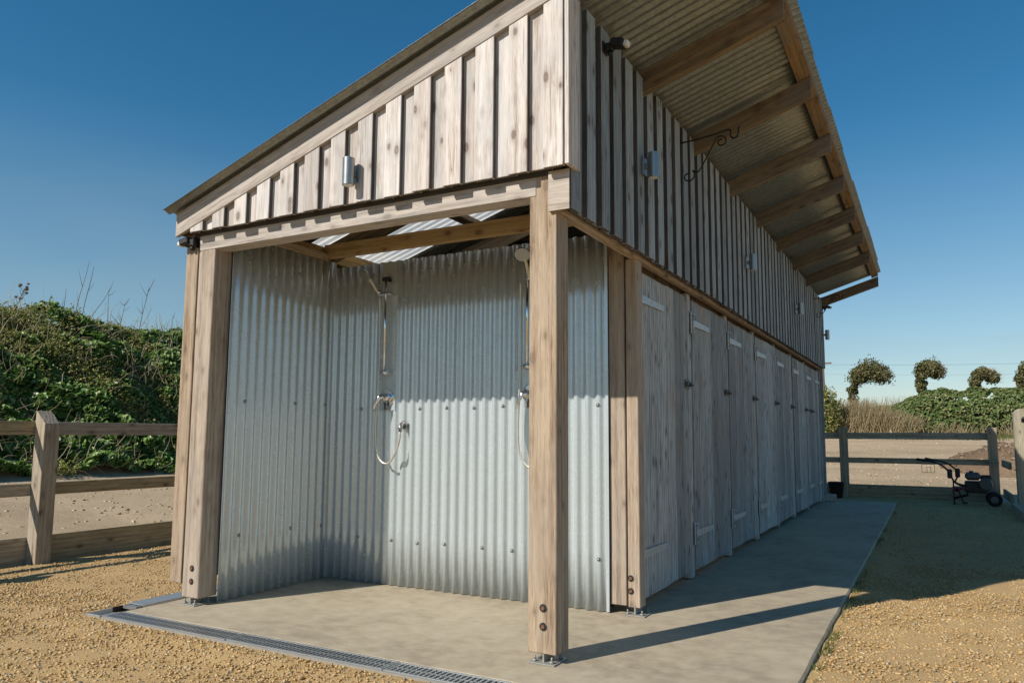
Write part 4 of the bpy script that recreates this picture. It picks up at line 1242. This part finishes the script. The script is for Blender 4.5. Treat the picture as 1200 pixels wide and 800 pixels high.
# --- the overgrown bank
def hummock(x, y):
    return 0.28 * fbm(x, y, 0.9, 2.0) + 0.12 * fbm(x, y, 2.8, 9.0)
def bank_point():
    """random point on the bank face or top: x, y, z, normal"""
    y = random.choice((random.uniform(1.5, 13.5), random.uniform(1.5, 13.5), random.uniform(-6, 30)))
    x = random.uniform(-17.0, -11.9) if random.random() < 0.92 else random.uniform(-19.5, -16.5)
    return x, y
def surf(x, y):
    e = 0.15
    z = ground_h(x, y)
    dx = (ground_h(x + e, y) - ground_h(x - e, y)) / (2 * e); dy = (ground_h(x, y + e) - ground_h(x, y - e)) / (2 * e)
    nn = Vector((-dx, -dy, 1)).normalized()
    return z, nn
ivyP, ivyN, ivyS, scP, scN, scS = [], [], [], [], [], []
stA, stB, stC, stR = [], [], [], []
for i in range(96000):
    x, y = bank_point()
    if bank_h(x, y) < 0.03: continue
    z, nn = surf(x, y)
    # steep face needs more leaves than its plan area gives
    hm = hummock(x * 1.0, y * 1.0 + z * 0.7)
    lift = max(0.0, 0.20 + 1.3 * hm) * random.uniform(0.6, 1.0)
    p = Vector((x, y, z)) + nn * lift
    kind = fbm(x * 0.6 + z * 0.3, y + z * 0.5, 0.55, 20.0) + 0.25 * fbm(x, y + z, 2.0, 4.0) + (-0.34 if z < 3.0 else -0.08)
    jit = Vector((random.gauss(0, 1), random.gauss(0, 1), random.gauss(0, 1)))
    q = nn * 0.45 + jit * 0.5 + Vector((-0.42, -0.72, 0.75))
    dens = fbm(x, y + z, 1.5, 31.0)
    if kind < -0.05:
        if dens < -0.42 and random.random() < 0.7: continue
        ivyP.append(p); ivyN.append(q); ivyS.append(random.uniform(0.075, 0.15))
    else:
        if random.random() < 0.25: continue
        for _ in range(2):
            scP.append(p + Vector((random.gauss(0, .05), random.gauss(0, .05), random.gauss(0, .06)))); scN.append(q + Vector((random.gauss(0, .5), random.gauss(0, .5), random.gauss(0, .5)))); scS.append(random.uniform(0.035, 0.08))
for i in range(2600):
    x, y = bank_point()
    if bank_h(x, y) < 0.03: continue
    z, nn = surf(x, y)
    k2 = fbm(x, y + z, 0.7, 44.0)
    if k2 < 0.05 and random.random() < 0.85: continue
    p = Vector((x, y, z)) + nn * (0.05 + 0.28 * random.random())
    a = random.uniform(0, 6.28)
    if random.random() < 0.45: dirv = Vector((0.25 * math.cos(a), math.sin(a) * 0.35, 1.0))
    else: dirv = Vector((0.5 * random.random(), math.sin(a) * 1.0, random.uniform(-0.5, 0.6)))
    ln = random.uniform(0.2, 0.7)
    stA.append(p); stB.append(p + dirv.normalized() * ln)
    stC.append(Vector((random.gauss(0, .05), random.gauss(0, .08), random.uniform(-0.02, 0.14)))); stR.append(random.uniform(0.004, 0.010))
A = lambda l: np.array([tuple(v) for v in l])
V, F = leaves_arrays(A(ivyP), A(ivyN), np.array(ivyS), 1.0, 0.16, 0.12)
stuff(link_mesh('ivy_leaves', np_mesh('ivy_leaves', V, F), M_ivy))
V, F = leaves_arrays(A(scP), A(scN), np.array(scS), 0.6)
stuff(link_mesh('scrub_leaves', np_mesh('scrub_leaves', V, F), M_scrub))
V, F = strands_arrays(A(stA), A(stB), A(stC), np.array(stR))
stuff(link_mesh('dead_stems', np_mesh('dead_stems', V, F), M_stem))
# grass tufts along the crest
tA, tB, tC, tR = [], [], [], []
for i in range(1500):
    y = random.uniform(0, 18); x = random.uniform(-17.6, -15.4)
    if fbm(x, y, 0.8, 50.0) < -0.05: continue
    z, nn = surf(x, y)
    p = Vector((x, y, z + 0.02)); h = random.uniform(0.12, 0.32)
    tA.append(p); tB.append(p + Vector((random.gauss(0.02, .10), random.gauss(0.06, .12), h))); tC.append(Vector((random.gauss(0, .02), random.gauss(0, .02), 0.02))); tR.append(random.uniform(0.003, 0.006))
V, F = strands_arrays(A(tA), A(tB), A(tC), np.array(tR), 3)
stuff(link_mesh('crest_grass', np_mesh('crest_grass', V, F), M_reed))

# small weeds rooted in the joint between the slab and the grit
wA, wB, wC, wR = [], [], [], []
for c in range(26):
    cy = random.choice((random.uniform(0.2, 3.5), random.uniform(0.2, 10.2)))
    for k in range(random.randint(5, 16)):
        p = Vector((1.045 + random.uniform(-0.008, 0.04), cy + random.gauss(0, 0.035), GZ + 0.004)); wA.append(p)
        wB.append(p + Vector((random.gauss(0.01, .02), random.gauss(0, .022), random.uniform(0.015, 0.055)))); wC.append(Vector((0, 0, 0.004))); wR.append(random.uniform(0.0012, 0.003))
V, F = strands_arrays(A(wA), A(wB), A(wC), np.array(wR), 3)
stuff(link_mesh('joint_weeds', np_mesh('joint_weeds', V, F), M_grass))

# --- tall dry stalks on the crest: each one a plant
def stalk(label, x, y, h, lean, branches, seed=0, heads=False):
    rs = random.Random(seed)
    z = ground_h(x, y) - 0.05
    t = thing('dry_stalk', label, 'dry plant', (x, y, z), 0, 'tall dry stalks on top of the bank')
    bm = bmesh.new()
    main = spline([(0, 0, 0), (lean[0] * 0.3, lean[1] * 0.3, h * 0.4), (lean[0] * 0.7, lean[1] * 0.75, h * 0.75), (lean[0], lean[1], h)], 5)
    n = len(main)
    bm_tube(bm, main, [0.011 * (1 - 0.75 * i / n) for i in range(n)], 5)
    bm_obj('stem', bm, M_stalk, t)
    bm = bmesh.new(); hd = bmesh.new()
    for b_ in range(branches):
        i = rs.randint(n // 3, n - 2); p = main[i]
        d = Vector((rs.uniform(-0.15, 0.2), rs.choice((-1, 1)) * rs.uniform(0.1, 0.3), rs.uniform(0.25, 0.6)))
        e = p + d * h * 0.5
        bm_tube(bm, [p, p + d * h * 0.22 + Vector((0, 0, -0.02)), e], [0.006, 0.005, 0.0025], 4)
        if heads: bmesh.ops.create_icosphere(hd, subdivisions=1, radius=rs.uniform(0.03, 0.05), matrix=Matrix.Translation(e) @ Matrix.Diagonal((1, 1, 0.8, 1)))
    if branches: bm_obj('branch', bm, M_stalk, t)
    else: bm.free()
    if heads: bm_obj('seed_heads', hd, M_stalk, t)
    else: hd.free()
    return t
stalk('dry plant with dark round seed heads at the left edge of the bank top', -16.5, 6.03, 0.75, (0.1, 0.15, 0), 9, 1, True)
stalk('single straight dry stalk on the bank, left of the forked pair', -16.5, 7.15, 0.95, (0.0, 0.04, 0), 0, 2)
stalk('tall curving dry stalk, left one of the tallest pair on the bank', -16.5, 7.40, 1.75, (0.05, 0.28, 0), 1, 3)
stalk('tall curving dry stalk, right one of the tallest pair on the bank', -16.45, 7.55, 1.65, (0.05, 0.22, 0), 1, 4)
stalk('dry stalk leaning to the right with one side twig on the bank', -16.5, 7.72, 1.15, (0.0, 0.55, 0), 2, 5)
stalk('thin upright dry stalk on the middle of the bank crest', -16.5, 8.28, 1.05, (0.0, -0.03, 0), 1, 6)
stalk('branching dry stalk with thin twigs left of the tall right one', -16.55, 8.62, 0.9, (0.0, 0.12, 0), 6, 7)
stalk('tall branching dry stalk on the bank near the shed', -16.5, 9.12, 1.45, (0.05, 0.2, 0), 6, 8)
stalk('short thin dry stalk on the bank beside the shed corner', -16.5, 10.08, 0.8, (0.0, 0.04, 0), 1, 9)

# --- far side of the yard: verge, hedge, reeds, windswept trees
def veg_blob(n, fx, size, stops_mat, name, aspect=0.7):
    P, Nn, S = [], [], []
    for i in range(n):
        r = fx()
        if r is None: continue
        P.append(r[0]); Nn.append(r[1]); S.append(random.uniform(*size))
    V, F = leaves_arrays(A(P), A(Nn), np.array(S), aspect)
    return np_mesh(name, V, F)

def hedge_top(x):
    # height above ground along the hedge
    return (1.15 + 0.85 * sstep(-0.6, 2.0, x) + 0.18 * fbm(x, 0, 0.5, 1.0) + 0.10 * fbm(x, 0, 1.6, 3.0))
def hedge_pt():
    x = random.uniform(-1.2, 16) if random.random() < 0.8 else random.uniform(-12, 28)
    H = hedge_top(x) if x > -1.5 else 1.1 + 0.3 * fbm(x, 0, 0.5)
    s = random.random()
    a = s * math.pi * 0.62                       # from foot of the near face over the top
    y = 36.3 - math.cos(a) * (1.1 + 0.25 * fbm(x, s * 3, 0.8, 5.0)); z = math.sin(min(a, math.pi / 2 + 0.5)) ** 0.75 * H
    bulge = 0.28 * fbm(x, z * 2, 1.3, 8.0)
    nn = Vector((random.gauss(0, .4), -math.cos(a) - 0.2 + random.gauss(0, .4), math.sin(a) + random.gauss(0, .4)))
    y -= max(0, bulge) + random.uniform(-0.05, 0.2)
    if fbm(x, z * 1.5, 1.1, 60.0) < -0.38 and random.random() < 0.8: return None
    return Vector((x, y, ground_h(x, y) + z + random.uniform(-0.06, 0.1))), nn
hd = thing('clipped_hedge', 'long dense green hedge beyond the far track', 'hedge', (6, 36.3, ground_h(6, 36)))
o = link_mesh('foliage', veg_blob(34000, hedge_pt, (0.07, 0.17), M_hedge, 'foliage'), M_hedge)
child_fix(o, hd)
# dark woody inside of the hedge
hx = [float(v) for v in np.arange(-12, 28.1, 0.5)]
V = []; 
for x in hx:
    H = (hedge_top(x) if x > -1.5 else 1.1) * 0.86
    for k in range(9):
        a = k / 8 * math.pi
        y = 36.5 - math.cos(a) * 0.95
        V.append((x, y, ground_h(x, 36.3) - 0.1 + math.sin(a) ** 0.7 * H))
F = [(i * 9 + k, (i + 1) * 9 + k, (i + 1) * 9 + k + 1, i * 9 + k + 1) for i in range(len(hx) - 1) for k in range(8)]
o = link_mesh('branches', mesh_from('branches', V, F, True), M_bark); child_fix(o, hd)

rA, rB, rC, rR = [], [], [], []
for i in range(9000):
    x = random.uniform(-5.5, 1.0) if random.random() < 0.75 else random.uniform(0.5, 14)
    y = random.uniform(34.0, 35.6)
    z = ground_h(x, y)
    if x < 1.2: h = random.uniform(0.6, 1.75) * (1.0 - 0.5 * sstep(-1.5, 1.2, x))
    else:
        h = random.uniform(0.15, 0.7)
        if fbm(x, y, 0.7, 70.0) < 0.0: continue
    p = Vector((x, y, z))
    rA.append(p); rB.append(p + Vector((random.gauss(0.12, .25), random.gauss(0, .2), h))); rC.append(Vector((random.gauss(0, .06), 0, random.uniform(0, .08)))); rR.append(random.uniform(0.010, 0.022))
for i in range(700):      # pale tops that stand above the left part of the hedge
    x = random.uniform(-2.0, 1.4); y = random.uniform(35.6, 37.2); z = ground_h(x, y) + 0.9
    p = Vector((x, y, z)); rA.append(p); rB.append(p + Vector((random.gauss(0.05, .15), 0, random.uniform(0.3, 0.95)))); rC.append(Vector((0.02, 0, 0.02))); rR.append(random.uniform(0.006, 0.012))
V, F = strands_arrays(A(rA), A(rB), A(rC), np.array(rR), 3)
stuff(link_mesh('dry_reeds', np_mesh('dry_reeds', V, F), M_reed))
gA, gB, gC, gR = [], [], [], []
for i in range(9000):
    x = random.uniform(-6, 16); y = random.uniform(31.5, 35.2)
    if fbm(x, y, 0.45, 80.0) < -0.1 and y < 34: continue
    p = Vector((x, y, ground_h(x, y))); gA.append(p); gB.append(p + Vector((random.gauss(0, .05), random.gauss(0, .05), random.uniform(0.05, 0.16)))); gC.append(Vector((0, 0, 0))); gR.append(random.uniform(0.010, 0.02))
V, F = strands_arrays(A(gA), A(gB), A(gC), np.array(gR), 2)
stuff(link_mesh('verge_grass', np_mesh('verge_grass', V, F), M_grass))

# scrub bush at the end of the shed
def bush(name, label, cx, cy, rx, ry, rz, n, mat, size, cat='bush', group=None, base=None):
    z0 = ground_h(cx, cy) if base is None else base
    t = thing(name, label, cat, (cx, cy, z0), 0, group)
    P, Nn, S = [], [], []
    for i in range(n):
        d = Vector((random.gauss(0, 1), random.gauss(0, 1), random.gauss(0, 1))).normalized()
        lump = 1 + 0.45 * mnoise.noise(d * 2.3 + Vector((cx, cy, 0))) + 0.25 * mnoise.noise(d * 5.0)
        r = lump * random.uniform(0.6, 1.0)
        p = Vector((d.x * rx * r, d.y * ry * r, rz * 0.5 + d.z * rz * 0.6 * r))
        if p.z < 0: continue
        P.append(p); Nn.append(d + Vector((random.gauss(0, .6), random.gauss(0, .6), random.gauss(0, .6)))); S.append(random.uniform(*size))
    V, F = leaves_arrays(A(P), A(Nn), np.array(S), 0.75)
    link_mesh('foliage', np_mesh('foliage', V, F), mat, t)
    bm = bmesh.new()
    for k in range(7):
        a = k * 0.9; bm_tube(bm, spline([(0, 0, -0.05), (rx * 0.25 * math.cos(a), ry * 0.25 * math.sin(a), rz * 0.4), (rx * 0.55 * math.cos(a), ry * 0.55 * math.sin(a), rz * 0.85)], 3), [0.03, 0.028, 0.025, 0.02, 0.017, 0.013, 0.01], 6)
    bm_obj('branches', bm, M_bark, t)
    return t
bush('green_bush', 'leafy green bush showing just past the far end of the shed', -2.75, 33.6, 0.75, 0.6, 2.2, 2600, M_scrub, (0.06, 0.13))
bush('green_bush', 'low bright green bush at the foot of the hedge left of centre', 1.6, 34.6, 0.5, 0.4, 0.5, 700, M_hedge, (0.06, 0.12))

# windswept trees: stem that bends over into a one-sided crown
def windswept(label, x, y, h, reach, seed, crown=1.0):
    rs = random.Random(seed)
    z0 = ground_h(x, y)
    t = thing('windswept_tree', label, 'tree', (x, y, z0), 0, 'windswept trees above the hedge')
    path = spline([(0, 0, -0.1), (0.02, 0, h * 0.35), (-0.02, 0, h * 0.68), (0.10 * reach, 0, h * 0.90), (0.42 * reach, 0, h * 0.955), (0.75 * reach, 0, h * 0.93), (reach, 0, h * 0.86)], 6)
    n = len(path)
    bm = bmesh.new(); bm_tube(bm, path, [0.11 * (1 - 0.85 * i / n) + 0.01 for i in range(n)], 8)
    bm_obj('trunk', bm, M_bark, t)
    bm = bmesh.new()
    for k in range(9):
        i = rs.randint(n // 3, n - 4); p = path[i]
        e = p + Vector((rs.uniform(0.0, 0.35), rs.uniform(-0.35, 0.35), rs.uniform(-0.1, 0.3)))
        bm_tube(bm, [p, (p + e) / 2 + Vector((0, 0, 0.04)), e], [0.03, 0.02, 0.008], 5)
    bm_obj('limbs', bm, M_bark, t)
    P, Nn, S = [], [], []
    clumps = []
    for k in range(150):
        f = rs.random() ** 0.75
        i = int((0.12 + 0.88 * f) * (n - 1)); p = path[i]
        f2 = i / (n - 1)
        w = 0.10 if f2 < 0.5 else 0.17 * crown
        up = 0.0 if f2 < 0.55 else 0.06
        c = p + Vector((rs.gauss(0, w * 0.6), rs.gauss(0, w), up + rs.gauss(0, w * 0.65)))
        if f2 > 0.62: c.z = max(c.z, p.z - 0.30 * crown)
        clumps.append((c, rs.uniform(0.12, 0.2) if f2 < 0.5 else rs.uniform(0.20, 0.36) * crown))
    for c, r in clumps:
        for q in range(75):
            d = Vector((rs.gauss(0, 1), rs.gauss(0, 1), rs.gauss(0, 1))).normalized()
            P.append(c + d * r * rs.uniform(0.4, 1.0)); Nn.append(d + Vector((rs.gauss(0, .5), rs.gauss(0, .5), rs.gauss(0, .5)))); S.append(rs.uniform(0.05, 0.12))
    # wisps streaming to the lee side
    wa, wb, wc, wr = [], [], [], []
    for q in range(160):
        p = path[rs.randint(int(n * 0.62), n - 1)] + Vector((0, rs.gauss(0, .2), rs.uniform(-0.15, 0.3)))
        wa.append(p); wb.append(p + Vector((rs.uniform(0.15, 0.5), rs.gauss(0, .1), rs.uniform(-0.12, 0.16)))); wc.append(Vector((0, 0, 0.02))); wr.append(rs.uniform(0.004, 0.009))
    V, F = leaves_arrays(A(P), A(Nn), np.array(S), 0.6)
    link_mesh('crown', np_mesh('crown', V, F), M_treeleaf, t)
    V, F = strands_arrays(A(wa), A(wb), A(wc), np.array(wr), 2)
    link_mesh('twigs', np_mesh('twigs', V, F), M_stem, t)
    return t
windswept('windswept tree with the widest crown, leftmost above the dry reeds', -1.62, 36.2, 3.1, 1.35, 11, 1.2)
windswept('windswept tree leaning right, second from the shed above the hedge', 1.25, 36.6, 3.15, 0.72, 12, 0.95)
windswept('small windswept tree with a flat crown, third from the shed', 3.42, 36.9, 2.85, 0.75, 13, 0.68)
windswept('windswept tree cut by the right edge of the view', 5.18, 36.9, 2.9, 0.65, 14, 0.85)

# earth mound and rubble by the track
mx_ = [float(v) for v in np.arange(1.2, 6.01, 0.12)]; my_ = [float(v) for v in np.arange(17.5, 23.1, 0.16)]
def mound_h(x, y):
    d = ((x - 4.0) / 2.3) ** 2 + ((y - 20.2) / 2.2) ** 2
    return ground_h(x, y) - 0.02 + 0.62 * max(0, 1 - d) ** 0.8 * (1 + 0.35 * fbm(x, y, 1.1, 2.0)) + (0.05 * fbm(x, y, 4.0) if d < 1 else -0.02)
mound = tag(grid_mesh('earth_mound', mx_, my_, mound_h, M_mound), 'low mound of red brown earth beside the far track', 'mound')
cl = []
for i in range(900):
    x = random.uniform(1.7, 6.0); y = random.uniform(17.8, 22.5)
    if ((x - 4.0) / 2.4) ** 2 + ((y - 20.2) / 2.3) ** 2 > 1: continue
    cl.append((x, y, mound_h(x, y), random.uniform(0.012, 0.045)))
cl = np.array(cl); n = len(cl)
sv = cubv[None] * (1 + 0.5 * rng.uniform(-1, 1, (n, 8, 3))) * cl[:, 3][:, None, None]
VV = (sv + cl[:, None, :3]).reshape(-1, 3); FF = (cubf[None] + (np.arange(n) * 8)[:, None, None]).reshape(-1, 4)
stuff(link_mesh('soil_clods', np_mesh('soil_clods', VV, FF), M_clod))
for i, (x, y, r, lb) in enumerate(((2.45, 33.2, 0.17, 'pale stone lying at the foot of the hedge, left one of two'), (2.85, 33.0, 0.20, 'pale stone lying at the foot of the hedge, right one of two'))):
    bm = bmesh.new(); bmesh.ops.create_icosphere(bm, subdivisions=2, radius=r)
    for vtx in bm.verts: vtx.co = vtx.co * (1 + 0.25 * mnoise.noise(vtx.co * 6 + Vector((i * 9, 0, 0)))); vtx.co.z *= 0.6
    tag(bm_obj('stone', bm, M_stone, None, (x, y, ground_h(x, y) + 0.06)), lb, 'stone', 'pale stones under the hedge')
mk = tag(box_obj('marker_post', (-0.06, 34.0, ground_h(0, 34) - 0.2), (0.04, 34.1, ground_h(0, 34) + 0.42), M_gatepost, None, 0.008), 'short pale marker post standing in the reeds before the hedge', 'post')

# utility pole and overhead lines far away
up = thing('utility_pole', 'distant grey utility pole with a crossarm beside the far end of the shed', 'utility pole', (-5.75, 60.0, ground_h(-5.75, 60)))
zt = 7.0
bm = bmesh.new(); bm_cyl(bm, (0, 0, 0), (0, 0, 5.2), 0.16, 0.13, seg=12); bm_obj('pole', bm, M_stalk, up)
bm = bmesh.new(); bm_box(bm, (-0.6, -0.25, 4.85), (0.7, -0.15, 4.97), 0.01); bm_obj('crossarm', bm, M_stalk, up)
up2 = copy_tree(up); up2.location = (26.0, 62.0, ground_h(26, 62)); up2['label'] = 'far utility pole beyond the right edge that carries the overhead lines'
bm = bmesh.new()
za = ground_h(-5, 60) + 5.0; zb = ground_h(26, 62) + 5.0
for dz, dx in ((0, -0.5), (0.0, 0.6), (-0.75, 0.1)):
    pts = [(-5.75 + dx + (31.75) * t, 59.8 + 2 * t, za + dz + (zb - za) * t - 1.1 * 4 * t * (1 - t) * 0.35) for t in np.linspace(0, 1, 17)]
    bm_tube(bm, pts, 0.0045, 4)
tag(bm_obj('overhead_cables', bm, M_stalk), 'thin overhead cables crossing the sky behind the windswept trees', 'cables')
